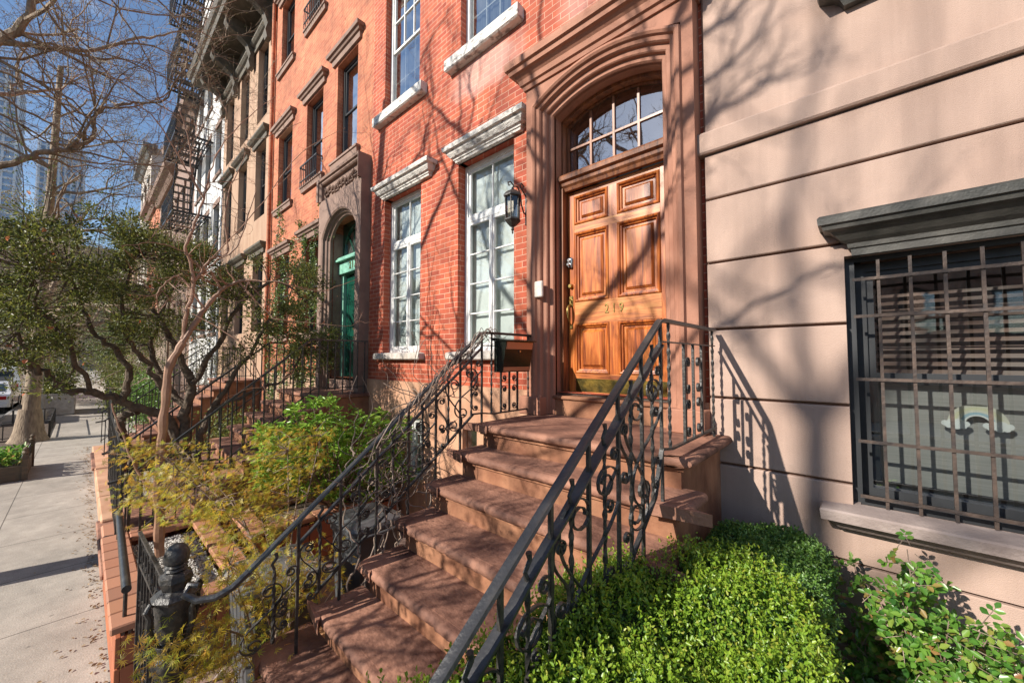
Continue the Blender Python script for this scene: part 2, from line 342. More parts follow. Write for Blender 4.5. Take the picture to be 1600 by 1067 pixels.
m_boxm = M('black letterbox enamel', (.012, .015, .012), .22, .1)
m_frost = glassmat('lantern glass', (.7, .68, .62), 1.0)
m_grout = M('dark grout', (.12, .07, .05), .9)
m_gravel = M('white grey gravel', (.48, .46, .43), .9, col2=(.25, .24, .23), scale=50, bump=1, bscale=45, pos=(.4, .6))
m_soil = M('garden soil', (.06, .04, .028), .95, col2=(.12, .085, .06), scale=20, bump=.8, bscale=30)
m_bark = M('grey brown bark', (.18, .13, .09), .9, col2=(.34, .26, .18), scale=10, bump=.9, bscale=22, stretch=(2, 2, .4))
m_barkd = M('dark gnarled bark', (.07, .05, .035), .9, col2=(.15, .11, .075), scale=14, bump=1, bscale=25)
m_barkt = M('smooth tan bark', (.34, .19, .12), .6, col2=(.24, .13, .08), scale=8, bump=.12, stretch=(1, 1, 1))
m_twig = M('bare twig', (.12, .085, .07), .85, col2=(.2, .15, .12), scale=6)
m_vine = M('dry brown vine', (.16, .11, .085), .9, col2=(.3, .23, .18), scale=12)
m_bin = M('grey plastic bin', (.06, .065, .07), .45, col2=(.1, .105, .11), scale=5)
m_slate = M('weathered bin lid plastic', (.085, .088, .09), .5, col2=(.15, .15, .15), scale=7)
m_greend = M('dark green door paint', (.005, .055, .035), .25, coat=.3)
m_greenl = M('pale green paint', (.22, .48, .36), .5, col2=(.16, .38, .28), scale=8)
m_ply = M('tan board', (.46, .25, .12), .8)
m_terra = leafmat('terracotta tile', [(.38, .115, .05), (.44, .15, .065), (.30, .09, .042), (.40, .13, .06)], .6, 0)
m_terrac = leafmat('terracotta coping', [(.36, .155, .09), (.43, .20, .12), (.29, .135, .085), (.39, .18, .10)], .75, 0)
l_box = leafmat('boxwood leaf', [(.03, .08, .014), (.06, .14, .02), (.10, .20, .026), (.14, .26, .03), (.19, .31, .035)], .35, .3)
l_boxtip = leafmat('boxwood young leaf', [(.14, .26, .025), (.20, .33, .03), (.28, .40, .04), (.17, .29, .03), (.34, .36, .05)], .35, .35)
l_yew = leafmat('dark hedge leaf', [(.04, .10, .022), (.09, .19, .035), (.14, .26, .05), (.20, .33, .07)], .35, .25)
l_ever = leafmat('evergreen leaf', [(.035, .05, .016), (.075, .10, .022), (.13, .16, .035), (.21, .23, .05), (.06, .08, .022), (.10, .09, .03)], .42, .3, .35)
l_orng = leafmat('withered orange leaf', [(.4, .12, .04), (.5, .2, .08), (.35, .16, .08)], .5, .35)
l_maple = leafmat('young maple leaf', [(.30, .25, .025), (.42, .36, .035), (.52, .43, .05), (.46, .24, .04), (.32, .36, .04), (.26, .32, .035)], .45, .45)
l_shrub = leafmat('bright shrub leaf', [(.10, .24, .03), (.20, .38, .05), (.33, .5, .09), (.14, .3, .04)], .3, .35, .6)
l_rose = leafmat('rose leaf', [(.03, .10, .018), (.06, .17, .025), (.10, .24, .035), (.14, .28, .04), (.07, .19, .03), (.12, .26, .04), (.19, .32, .05), (.05, .15, .022), (.24, .33, .06), (.30, .14, .06)], .3, .35, .6)
l_ivy = leafmat('ivy leaf', [(.04, .09, .025), (.09, .15, .03), (.14, .2, .05)], .35, .25)
l_bud = leafmat('tree bud', [(.14, .09, .05), (.25, .19, .08), (.2, .24, .08)], .6, .2)

# ---------------------------------------------------------------- setting
def walkmat():
    m = bpy.data.materials.new('concrete pavement'); m.use_nodes = True; t = m.node_tree; b = t.nodes['Principled BSDF']; b.inputs['Roughness'].default_value = .9
    g = t.nodes.new('ShaderNodeNewGeometry'); mp_ = t.nodes.new('ShaderNodeMapping'); mp_.inputs['Location'].default_value = (8.385+13.6, 5.29+1.37*3, 0)
    t.links.new(g.outputs['Position'], mp_.inputs['Vector'])
    br = t.nodes.new('ShaderNodeTexBrick'); br.offset = 0; br.inputs['Scale'].default_value = 1; br.inputs['Brick Width'].default_value = 1.36; br.inputs['Row Height'].default_value = 1.37
    br.inputs['Mortar Size'].default_value = .007; br.inputs['Mortar Smooth'].default_value = .2
    br.inputs['Color1'].default_value = (.40, .355, .305, 1); br.inputs['Color2'].default_value = (.355, .315, .27, 1); br.inputs['Mortar'].default_value = (.12, .10, .085, 1)
    t.links.new(mp_.outputs[0], br.inputs['Vector'])
    n = t.nodes.new('ShaderNodeTexNoise'); n.inputs['Scale'].default_value = 2.2; n.inputs['Detail'].default_value = 9; n.inputs['Roughness'].default_value = .65; t.links.new(g.outputs['Position'], n.inputs['Vector'])
    n2 = t.nodes.new('ShaderNodeTexNoise'); n2.inputs['Scale'].default_value = 90; n2.inputs['Detail'].default_value = 3; t.links.new(g.outputs['Position'], n2.inputs['Vector'])
    ad = t.nodes.new('ShaderNodeMath'); ad.operation = 'ADD'; t.links.new(n.outputs['Fac'], ad.inputs[0]); t.links.new(n2.outputs['Fac'], ad.inputs[1])
    mr = t.nodes.new('ShaderNodeMapRange'); mr.inputs['From Min'].default_value = .7; mr.inputs['From Max'].default_value = 1.3; mr.inputs['To Min'].default_value = .68; mr.inputs['To Max'].default_value = 1.2
    t.links.new(ad.outputs[0], mr.inputs['Value']); hs = t.nodes.new('ShaderNodeHueSaturation'); t.links.new(mr.outputs[0], hs.inputs['Value']); t.links.new(br.outputs['Color'], hs.inputs['Color'])
    vo = t.nodes.new('ShaderNodeTexVoronoi'); vo.inputs['Scale'].default_value = 2.6; t.links.new(g.outputs['Position'], vo.inputs['Vector'])
    mv = t.nodes.new('ShaderNodeMapRange'); mv.inputs['From Min'].default_value = .035; mv.inputs['From Max'].default_value = .06; mv.inputs['To Min'].default_value = .62; mv.inputs['To Max'].default_value = 1; t.links.new(vo.outputs['Distance'], mv.inputs['Value'])
    h2 = t.nodes.new('ShaderNodeHueSaturation'); t.links.new(mv.outputs[0], h2.inputs['Value']); t.links.new(hs.outputs['Color'], h2.inputs['Color']); t.links.new(h2.outputs['Color'], b.inputs['Base Color']); add_streak(t, h2.outputs['Color'], b, .16)
    bp = t.nodes.new('ShaderNodeBump'); bp.inputs['Strength'].default_value = .35; bp.inputs['Distance'].default_value = .008; t.links.new(n2.outputs['Fac'], bp.inputs['Height']); t.links.new(bp.outputs[0], b.inputs['Normal'])
    return m
m_walk = walkmat()
m_road = M('asphalt', (.05, .05, .052), .9, col2=(.075, .073, .07), scale=3, bump=.5, bscale=90)
m_curb = M('granite kerb', (.3, .29, .28), .85, col2=(.22, .21, .2), scale=20)
m_ground = M('far ground', (.16, .14, .12), .95, col2=(.22, .2, .17), scale=.4)
kind(MB().box(-700, 700, -700, 700, -.5, -.16).build('ground', m_ground), 'structure')
kind(MB().quad((-300, -14.5, -.15), (60, -14.5, -.15), (60, -5.4, -.15), (-300, -5.4, -.15)).build('road', m_road), 'structure')
kind(MB().box(-300, 60, -5.3, .2, -.155, 0).build('pavement', m_walk), 'structure')
kind(MB().box(-300, 60, -5.42, -5.3, -.155, .004, .01).build('kerb', m_curb), 'structure')
kind(MB().box(-300, 60, -18, -14.5, -.155, 0).build('far_pavement', m_walk), 'structure')
kind(MB().quad((-5.98, -2.9, .004), (-2.55, -2.9, .004), (-2.55, -.04, .004), (-5.98, -.04, .004)).build('yard_paving', m_pave), 'structure')

# ---------------------------------------------------------------- house builders
def wall_sheet(mb, x0, x1, z0, z1, y, holes, depth):
    xs = sorted({x0, x1, *[h[0] for h in holes], *[h[1] for h in holes]}); zs = sorted({z0, z1, *[h[2] for h in holes], *[h[3] for h in holes]})
    xs = [x for x in xs if x0 <= x <= x1]; zs = [z for z in zs if z0 <= z <= z1]
    for a, b in zip(xs, xs[1:]):
        for c, d in zip(zs, zs[1:]):
            if any(h[0] < (a+b)/2 < h[1] and h[2] < (c+d)/2 < h[3] for h in holes): continue
            mb.quad((a, y, c), (b, y, c), (b, y, d), (a, y, d))
    for h in holes:
        a, b, c, d = h[:4]; c = max(c, z0); d = min(d, z1); Y = y+depth
        mb.quad((a, y, c), (a, y, d), (a, Y, d), (a, Y, c)); mb.quad((b, y, c), (b, Y, c), (b, Y, d), (b, y, d))
        mb.quad((a, y, d), (b, y, d), (b, Y, d), (a, Y, d)); mb.quad((a, y, c), (a, Y, c), (b, Y, c), (b, y, c))
def house(name, label, x0, x1, z0, z1, holes, mat, y=0., back=9., core_y=.55):
    root = thing(name, label, 'house', ((x0+x1)/2, 0, 0))
    mb = MB(); wall_sheet(mb, x0, x1, z0, z1, y, holes, core_y-y-.01)
    mb.quad((x0, y, z1), (x1, y, z1), (x1, back, z1), (x0, back, z1)); mb.quad((x1, y, z0), (x1, back, z0), (x1, back, z1), (x1, y, z1)); mb.quad((x0, y, z0), (x0, y, z1), (x0, back, z1), (x0, back, z0))
    mb.quad((x0, back, z0), (x0, back, z1), (x1, back, z1), (x1, back, z0))
    mb.build('wall', mat, root)
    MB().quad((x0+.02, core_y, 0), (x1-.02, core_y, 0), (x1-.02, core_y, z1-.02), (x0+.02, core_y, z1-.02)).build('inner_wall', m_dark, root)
    return root
def window(root, x0, x1, z0, z1, y, fm, cols=1, rows=(1, 1), rec=.12, fw=.055, mt=.02, curt=None, gm=None, split=.5, label=None, casement=False, name='window'):
    mb = MB(); Y = y+rec; t = .05
    mb.box(x0, x0+fw, Y, Y+.09, z0, z1).box(x1-fw, x1, Y, Y+.09, z0, z1).box(x0+fw, x1-fw, Y, Y+.09, z1-fw, z1).box(x0+fw, x1-fw, Y, Y+.09, z0, z0+fw)
    a, b, c, d = x0+fw, x1-fw, z0+fw, z1-fw; zm = c+(d-c)*split
    if not casement:
        for (p, q, yy, nr) in ((zm, d, Y+.02, rows[0]), (c, zm, Y+.05, rows[1])):
            s_ = .035
            mb.box(a, a+s_, yy, yy+.03, p, q).box(b-s_, b, yy, yy+.03, p, q).box(a+s_, b-s_, yy, yy+.03, p, p+s_).box(a+s_, b-s_, yy, yy+.03, q-s_, q)
            for i in range(1, cols): x = a+s_+(b-a-2*s_)*i/cols; mb.box(x-mt/2, x+mt/2, yy+.004, yy+.026, p+s_, q-s_)
            for i in range(1, nr): z = p+s_+(q-p-2*s_)*i/nr; mb.box(a+s_, b-s_, yy+.002, yy+.024, z-mt/2, z+mt/2)
    else:
        mb.box(a, b, Y+.005, Y+.07, zm-.035, zm+.035)
        s_ = .04; xm = (a+b)/2
        # top lights
        mb.box(a, a+s_, Y+.02, Y+.05, zm+.035, d).box(b-s_, b, Y+.02, Y+.05, zm+.035, d).box(a+s_, b-s_, Y+.02, Y+.05, d-s_, d).box(a+s_, b-s_, Y+.02, Y+.05, zm+.035, zm+.065)
        mb.box(xm-mt/2, xm+mt/2, Y+.024, Y+.046, zm+.065, d-s_)
        for (p, q) in ((a, xm-.004), (xm+.004, b)):
            mb.box(p, p+s_, Y+.01, Y+.05, c, zm-.035).box(q-s_, q, Y+.01, Y+.05, c, zm-.035).box(p+s_, q-s_, Y+.01, Y+.05, c, c+s_+.02).box(p+s_, q-s_, Y+.01, Y+.05, zm-.035-s_, zm-.035)
            for i in range(1, rows[1]): z = c+.06+(zm-.075-c-.06)*i/rows[1]; mb.box(p+s_, q-s_, Y+.014, Y+.046, z-mt/2, z+mt/2)
        mb.box(xm-.018, xm+.018, Y-.004, Y+.012, c, zm-.035)
    f = mb.build(name, fm, root)
    if label: f['label'] = label
    MB().quad((a, Y+.04, c), (b, Y+.04, c), (b, Y+.04, d), (a, Y+.04, d)).build('pane', gm or m_glass, f)
    if curt:
        k = 24; cb = MB(); vs = []; fs = []
        for i in range(k+1):
            x = a-.03+(b-a+.06)*i/k; yy = Y+.10+(.008 if curt is m_curt2 else .0015)*math.sin(i*2.1)
            vs += [(x, yy, c-.03), (x, yy, d+.03)]
        fs = [(2*i, 2*i+2, 2*i+3, 2*i+1) for i in range(k)]
        cb.add(vs, fs).build('curtain', curt, f, smooth=True)
    return f
def ledge(x0, x1, z, y, prof, mat, name, parent, label=None):
    """moulded ledge with side returns; prof = [(out, dz)] polygon, out measured from wall"""
    pts = [(x0, y+.02, z), (x0, y-.0001, z), (x1, y-.0001, z), (x1, y+.02, z)]
    # planar sweep in the XY plane; N = Z, left normal of +X direction is +Y so out = -a
    p = [(-o, dz) for o, dz in prof]
    m = MB().planar([(x0, y+.3, z), (x0, y, z), (x1, y, z), (x1, y+.3, z)], (0, 0, 1), p[::-1])
    o = m.build(name, mat, parent)
    if label: o['label'] = label
    return o
CORN = [(-.02, .0), (.05, .0), (.06, .03), (.07, .03), (.075, .05), (.10, .06), (.13, .10), (.14, .13), (.17, .135), (.18, .165), (.18, .19), (-.02, .205)]
CORND = [(-.02, .0), (.03, .0), (.035, .04), (.05, .045), (.055, .07), (.09, .09), (.15, .14), (.19, .15), (.20, .175), (.22, .18), (.225, .22), (.21, .235), (-.02, .25)]
SILL = [(-.02, -.10), (.08, -.10), (.10, -.085), (.10, -.01), (.085, .0), (-.02, .012)]

# ---- near brick house
H1 = [(-3.83, -2.86, 2.53, 4.97), (-5.67, -4.66, 2.53, 5.0), (-5.71, -4.73, 6.42, 8.6), (-3.80, -2.90, 6.40, 8.6), (-2.0, -1.2, 6.6, 8.6), (-2.42, -1.03, 1.8, 5.15)]
r1 = house('brick_townhouse', 'bright red brick townhouse with white framed windows and a brownstone arched doorway numbered 219', -6.10, -.86, 2.115, 10.5, H1, m_brick)
bb = MB(); wall_sheet(bb, -6.10, -2.42, 0, 2.115, -.035, [(-4.93, -4.5, .75, 1.62), (-3.68, -3.42, 1.33, 1.6)], .3)
bb.quad((-6.10, -.035, 2.115), (-2.42, -.035, 2.115), (-2.42, .1, 2.115), (-6.10, .1, 2.115)); bb.box(-.98, -.86, -.035, .3, 0, 2.115)
o = bb.build('base', m_base, r1); o['label'] = 'smooth orange stucco base course below the brickwork'
window(r1, -4.93, -4.5, .75, 1.62, 0, m_white, 2, (2, 2), rec=.05, curt=m_curt, name='basement_window')
MB().box(-3.68, -3.42, .04, .1, 1.33, 1.6).build('vent', m_steel, r1)
for (x0, x1, z0, z1) in (H1[0], H1[1]):
    window(r1, x0, x1, z0, z1, 0, m_white, 2, (1, 4), curt=m_curt, split=.715, casement=True, fw=.05, mt=.015)
    ledge(x0+.05, x1+(.09 if x0 > -5 else .2), z1+.0, 0, CORN, m_peel, 'window_cornice', r1, 'white window cornice with flaking paint')
    ledge(x0-.02, x1+.02, z0, 0, SILL, m_concs, 'window_sill', r1)
for (x0, x1, z0, z1) in H1[2:5]:
    window(r1, x0, x1, z0, z1, 0, m_white, 3, (2, 2), curt=m_curt2, rec=.1, gm=m_glassd)
    ledge(x0-.1, x1+.08, z0, 0, [(-.02, -.16), (.09, -.16), (.11, -.145), (.11, -.01), (.10, .0), (-.02, .015)], m_peel, 'window_sill', r1, 'thick white stone sill')
    ledge(x0-.1, x1+.1, z1, 0, CORN, m_peel, 'window_cornice', r1)
# surround
XC = -1.725
def archpts(hw, spring, rise, xc=XC, n=18):
    R = (hw*hw+rise*rise)/(2*rise); a0 = math.asin(hw/R); out = []
    for i in range(n+1):
        a = -a0+2*a0*i/n; out.append((xc+R*math.sin(a), spring+rise-R+R*math.cos(a)))
    return out
def arch_plate(mb, x0, x1, z0, z1, y0, y1, pts, thick_sides=True):
    """solid plate between y0 (front) and y1 with an arched opening whose curve is pts (x,z) left to right, jambs straight down to z0"""
    xl, xr = pts[0][0], pts[-1][0]
    mb.box(x0, xl, y0, y1, z0, z1); mb.box(xr, x1, y0, y1, z0, z1)
    vs = []; fs = []; n = len(pts)
    for x, z in pts: vs += [(x, y0, z), (x, y0, z1), (x, y1, z), (x, y1, z1)]
    for i in range(n-1):
        a = 4*i; b = a+4; fs += [(a, b, b+1, a+1), (a+2, a+3, b+3, b+2), (a, a+2, b+2, b), (a+1, b+1, b+3, a+3)]
    mb.add(vs, fs)
sm = MB(); outer = archpts(.745, 5.08, .13)
arch_plate(sm, -2.55, -.89, 1.88, 5.30, -.15, .02, outer)
dsr = sm.build('door_surround', m_surr, r1); dsr['label'] = 'brownstone doorway surround with stepped arch mouldings'
inner = archpts(.555, 4.93, .13)
path = [(-2.28, 0, 1.9)]+[(x, 0, z) for x, z in inner]+[(-1.17, 0, 1.9)]
pr = [(0, 0), (0, -.035), (.012, -.05), (.05, -.055), (.055, -.085), (.065, -.095), (.105, -.10), (.11, -.125), (.12, -.14), (.15, -.15), (.16, -.172), (.18, -.185), (.205, -.18), (.215, -.155), (.215, .0)]
MB().planar(path, (0, -1, 0), [(a*.9, -b) for a, b in pr]).build('arch_moulding', m_surr, dsr)
so = archpts(.555, 4.93, .13); rv = MB(); pp = [(-2.28, 1.9)]+so+[(-1.17, 1.9)]
for (xa, za), (xb, zb) in zip(pp, pp[1:]): rv.quad((xa, -.02, za), (xb, -.02, zb), (xb, .12, zb), (xa, .12, za))
rv.build('reveal', m_surr, dsr)
co = [(-.02, -.04), (.02, -.04), (.03, .0), (.05, .01), (.06, .06), (.10, .10), (.13, .11), (.14, .15), (.165, .16), (.17, .20), (.17, .23), (-.02, .25)]
ledge(-2.55, -.89, 5.30, -.15, co, m_surr, 'door_cornice', r1)
MB().box(-2.61, -2.34, -.21, -.02, 1.893, 2.07, .008).build('plinth', m_surr, dsr); MB().box(-1.12, -.85, -.21, -.02, 1.893, 2.07, .008).build('plinth', m_surr, dsr)
# threshold
th = MB(); th.box(-2.34, -1.12, -.03, .3, 1.893, 2.045); th.box(-2.31, -1.14, -.055, .3, 2.05, 2.085, .01)
th.build('threshold', m_stonef, r1)
MB().box(-2.27, -1.18, .05, .2, 2.088, 2.105).build('door_saddle', m_steel, r1)
# door
YD = .15
d = MB()
x0, x1, z0, z1 = -2.235, -1.19, 2.112, 4.165
xs = [x0, x0+.075, -1.775, -1.685, x1-.085, x1]
rails = [(z0, 2.30), (2.80, 3.02), (3.735, 3.815), (4.115, z1)]
rows = [(2.30, 2.80), (3.02, 3.735), (3.815, 4.115)]
d.box(xs[0], xs[1], YD, YD+.045, z0, z1, .003).box(xs[4], xs[5], YD, YD+.045, z0, z1, .003)
for a, b in rows: d.box(xs[2], xs[3], YD, YD+.045, a, b)
d.box(xs[1], xs[4], YD+.03, YD+.044, z0, z1)
door = d.build('door', m_door, r1); door['label'] = 'varnished oak six-panel front door numbered 219'
for a, b in rails: MB().box(xs[1], xs[4], YD+.0008, YD+.045, a, b).build('door_rail', m_doorh, door)
for a, b in rows:
    for p, q in ((xs[1], xs[2]), (xs[3], xs[4])):
        pn = MB(); N = (0, -1, 0)
        loop = [(p, YD+.03, a), (p, YD+.03, b), (q, YD+.03, b), (q, YD+.03, a)]
        # raised bolection moulding round the panel, then the raised field
        pn.planar(loop, N, [(0.0, 0), (-.004, .036), (-.014, .042), (-.024, .038), (-.030, .022), (-.042, .018), (-.046, 0)], closed=True)
        m_ = .07; pn.add([(p+m_, YD+.024, a+m_), (q-m_, YD+.024, a+m_), (q-m_, YD+.024, b-m_), (p+m_, YD+.024, b-m_), (p+m_+.02, YD+.006, a+m_+.02), (q-m_-.02, YD+.006, a+m_+.02), (q-m_-.02, YD+.006, b-m_-.02), (p+m_+.02, YD+.006, b-m_-.02)],
               [(0, 1, 5, 4), (1, 2, 6, 5), (2, 3, 7, 6), (3, 0, 4, 7), (4, 5, 6, 7)])
        pn.build('door_panel', m_door, door)
MB().box(-2.15, -1.22, YD-.004, YD, 2.122, 2.25, .001).build('kick_plate', m_kick, door)
def text_mesh(s, size, ext, loc, rot, mat, name, parent, sx=1, cx=1.):
    cu = bpy.data.curves.new('t', 'FONT'); cu.body = s; cu.size = size; cu.extrude = ext; cu.align_x = 'CENTER'; cu.align_y = 'CENTER'; cu.space_character = cx; cu.offset = .0
    ob = bpy.data.objects.new('t', cu); C.objects.link(ob); bpy.context.view_layer.update()
    me = bpy.data.meshes.new_from_object(ob.evaluated_get(bpy.context.evaluated_depsgraph_get())); bpy.data.objects.remove(ob); bpy.data.curves.remove(cu)
    mt = Matrix.Translation(Vector(loc))@Matrix.Rotation(rot[2], 4, 'Z')@Matrix.Rotation(rot[0], 4, 'X')@Matrix.Diagonal((sx, 1, 1, 1))
    me.transform(mt); me.materials.clear(); me.materials.append(mat); me.name = name
    org = np.zeros(3); p = parent
    while p is not None:
        if p.name in ORI: org = ORI[p.name]; break
        p = p.parent
    me.transform(Matrix.Translation(Vector(-org)))
    o = bpy.data.objects.new(name, me); C.objects.link(o); o.parent = parent
    return o
for dg, dx_ in (('2', -.075), ('1', 0), ('9', .075)): text_mesh(dg, .125, .004, (-1.725+dx_, YD-.003, 2.925), (math.pi/2, 0, 0), m_brass, 'house_number', door, sx=.75)
MB().box(-2.232, -2.178, YD-.028, YD, 3.375, 3.49, .012).tube([(-2.205, YD-.06, 3.41), (-2.205, YD-.02, 3.41)], .014, 10).tube([(-2.205, YD-.045, 3.455), (-2.205, YD-.02, 3.455)], .016, 10).build('keypad_lock', m_steel, door, True)
MB().tube([(-2.2, YD-.035, 3.19), (-2.2, YD, 3.19)], [.018, .027], 14).build('deadbolt', m_brass, door, True)
hd = MB(); hd.box(-2.222, -2.178, YD-.012, YD, 2.98, 3.09, .005); hd.tube([(-2.2, YD-.05, 3.03), (-2.2, YD-.03, 3.05), (-2.2, YD, 3.05)], .007, 8)
hd.tube([(-2.2, YD-.012, 3.0), (-2.2, YD-.05, 2.985), (-2.2, YD-.07, 2.95), (-2.2, YD-.072, 2.9), (-2.2, YD-.055, 2.85), (-2.2, YD-.025, 2.80), (-2.2, YD, 2.785)], [.008, .011, .014, .014, .010, .007, .012], 8); hd.box(-2.215, -2.185, YD-.012, YD, 2.75, 2.8, .005)
hd.build('handle', m_brass, door, True)
# frame, transom
fr = MB(); iz = archpts(.535, 4.85, .105)
arch_plate(fr, -2.32, -1.13, 4.2, 5.12, .10, .17, archpts(.535, 4.90, .13))
fr.box(-2.30, -2.24, .06, .2, 2.1, 4.2); fr.box(-1.19, -1.15, .06, .2, 2.1, 4.2)
dfr = fr.build('door_frame', m_jamb, r1)
tb = [(-.02, 0), (.02, .0), (.03, .03), (.05, .05), (.055, .08), (.085, .095), (.09, .13), (.08, .15), (-.02, .16)]
tm = MB().planar([(-2.27, .11, 4.17), (-1.17, .11, 4.17)], (0, 0, 1), [(-a, b) for a, b in tb][::-1]).build('transom_bar', m_jamb, dfr)
tw = MB(); gp = archpts(.51, 4.885, .13); g0 = 4.365
arch_plate(tw, XC-.56, XC+.56, g0, 5.08, .175, .215, gp)
tw.box(XC-.505, XC+.505, .175, .215, g0-.03, g0+.01)
for i in (1, 2, 3):
    x = XC-.505+1.01*i/4; zt = 5.01 if i == 2 else 4.97; tw.box(x-.011, x+.011, .18, .21, g0, zt)
tw.box(XC-.505, XC+.505, .182, .208, 4.635, 4.657)
tr = tw.build('fanlight', m_jamb, r1); tr['label'] = 'arched eight-light fanlight above the oak door'
MB().quad((XC-.5, .198, g0), (XC+.5, .198, g0), (XC+.5, .198, 5.03), (XC-.5, .198, 5.03)).build('pane', m_glassf, tr)
MB().box(-2.425, -2.325, -.185, -.15, 3.06, 3.22, .008).build('intercom', m_concs, r1)

# ---- stoop
LX, RX = -2.5, -.72
RISE, RUN = .193, .262
st = thing('front_stoop', 'worn brownstone stoop climbing to the oak door numbered 219', 'steps', (-1.6, -1.5, 0))
STEPS = []
for k in range(10):
    z = 1.893-RISE*k; yf = -.90-RUN*k if k else -.93
    yb = -.02 if k == 0 else -.90-RUN*(k-1)+.06
    xl = LX-(0 if k < 5 else .05 if k == 5 else .24); xr = RX+(0 if k == 0 else .05)
    STEPS.append((z, yf, yb, xl, xr))
rs = np.random.default_rng(4)
for k, (z, yf, yb, xl, xr) in enumerate(STEPS):
    # rounded nosing slab, front and both ends bull-nosed
    t = .06; n = 7; prof = [(-.044, -t), (-.012, -t)]
    for i in range(n): a = -math.pi/2*.6+i*(math.pi*.8)/(n-1); prof.append((-.03+.03*math.cos(a)+.012, -t/2+t/2*math.sin(a)*1.0))
    prof.append((-.044, 0)); cr_ = .05
    pth = [(xl, yb, z), (xl, yf+cr_, z), (xl+cr_*.3, yf+cr_*.3, z), (xl+cr_, yf, z)]
    wv = rs.normal(size=64)
    for q in range(1, 60): pth.append((xl+(xr-xl)*q/60, yf+.0022*wv[q]+.004*math.sin(q*.31+k*2)*math.sin(q*.13+k)+(.010 if rs.random() < .03 else 0), z-.004*math.exp(-((q-30)/14.)**2)*(k > 0)))
    pth += [(xr-cr_, yf, z), (xr-cr_*.3, yf+cr_*.3, z), (xr, yf+cr_, z), (xr, yb, z)]
    mb = MB().planar(pth, (0, 0, 1), [(-a, b) for a, b in prof][::-1])
    mb.box(xl+.035, xr-.035, yf+.035, yb, z-t+.002, z-.0006)
    mb.build('tread', m_stone, st, True)
    mb = MB(); zb = max(0, z-RISE) if k < 9 else 0
    mb.box(xl+.05, xr-.05, yf+.035, yb, z-t-.028, z-t); mb.box(xl+.07, xr-.07, yf+.055, yb, 0, z-t-.028)
    mb.build('riser', m_stonef, st)

# ---- wrought iron
def scrollpts(kind_, A=9.6, n=60):
    s = np.linspace(-1, 1, n); q_ = np.abs(s)**2.3; th = A*q_ if kind_ == 'S' else A*q_*np.sign(s)
    x = np.cumsum(np.cos(th)); z = np.cumsum(np.sin(th)); P = np.stack([x, z], 1)
    a, b = P[0].copy(), P[-1].copy(); P -= (a+b)/2; d_ = b-a; ang = math.atan2(d_[1], d_[0])
    c_, s_ = math.cos(-ang+math.pi/2), math.sin(-ang+math.pi/2); P = P@np.array([[c_, s_], [-s_, c_]])
    h = P[:, 1].max()-P[:, 1].min(); P /= h
    return P
def scroll(parent, kind_, xc, yc, zc, h, flip=1, tilt=0, w_=.014, t=.006, mat=None, wid=1.0, vaxis='y'):
    P = scrollpts(kind_)*h; P[:, 0] *= flip*wid
    c_, s_ = math.cos(tilt), math.sin(tilt)
    pts = []
    for a, b in P:
        a2, b2 = a*c_-b*s_, a*s_+b*c_
        pts.append((xc, yc+a2, zc+b2) if vaxis == 'y' else (xc+a2, yc, zc+b2))
    mb = MB().flat(pts, w_, t, (1, 0, 0) if vaxis == 'y' else (0, 1, 0))
    e0, e1 = np.array(pts[0]), np.array(pts[-1])
    for e in (e0, e1): mb.tube([e+np.array([-w_/2-.001, 0, 0]), e+np.array([w_/2+.001, 0, 0])], .009, 8)
    return mb.build('scroll', mat or m_iron, parent)
def baluster(parent, x, y, z0, z1, twisted=False, curl=False, mat=None):
    r_ = .0095; mb = MB()
    if twisted:
        n = max(8, int((z1-z0)/.012)); pts = []; rad = []
        for i in range(n+1):
            z = z0+(z1-z0)*i/n; pts.append((x, y, z)); rad.append(r_*(1.0+.22*math.sin(i*.9)))
        mb.tube(pts, rad, 4, twist=.42)
    else: mb.box(x-.0075, x+.0075, y-.0075, y+.0075, z0, z1)
    if curl:
        mb.tube([(x, y, z1), (x, y-.012, z1+.03), (x, y+.012, z1+.06), (x, y+.006, z1+.085)], [.009, .008, .009, .011], 6)
    return mb.build('baluster', mat or m_iron, parent, twisted)
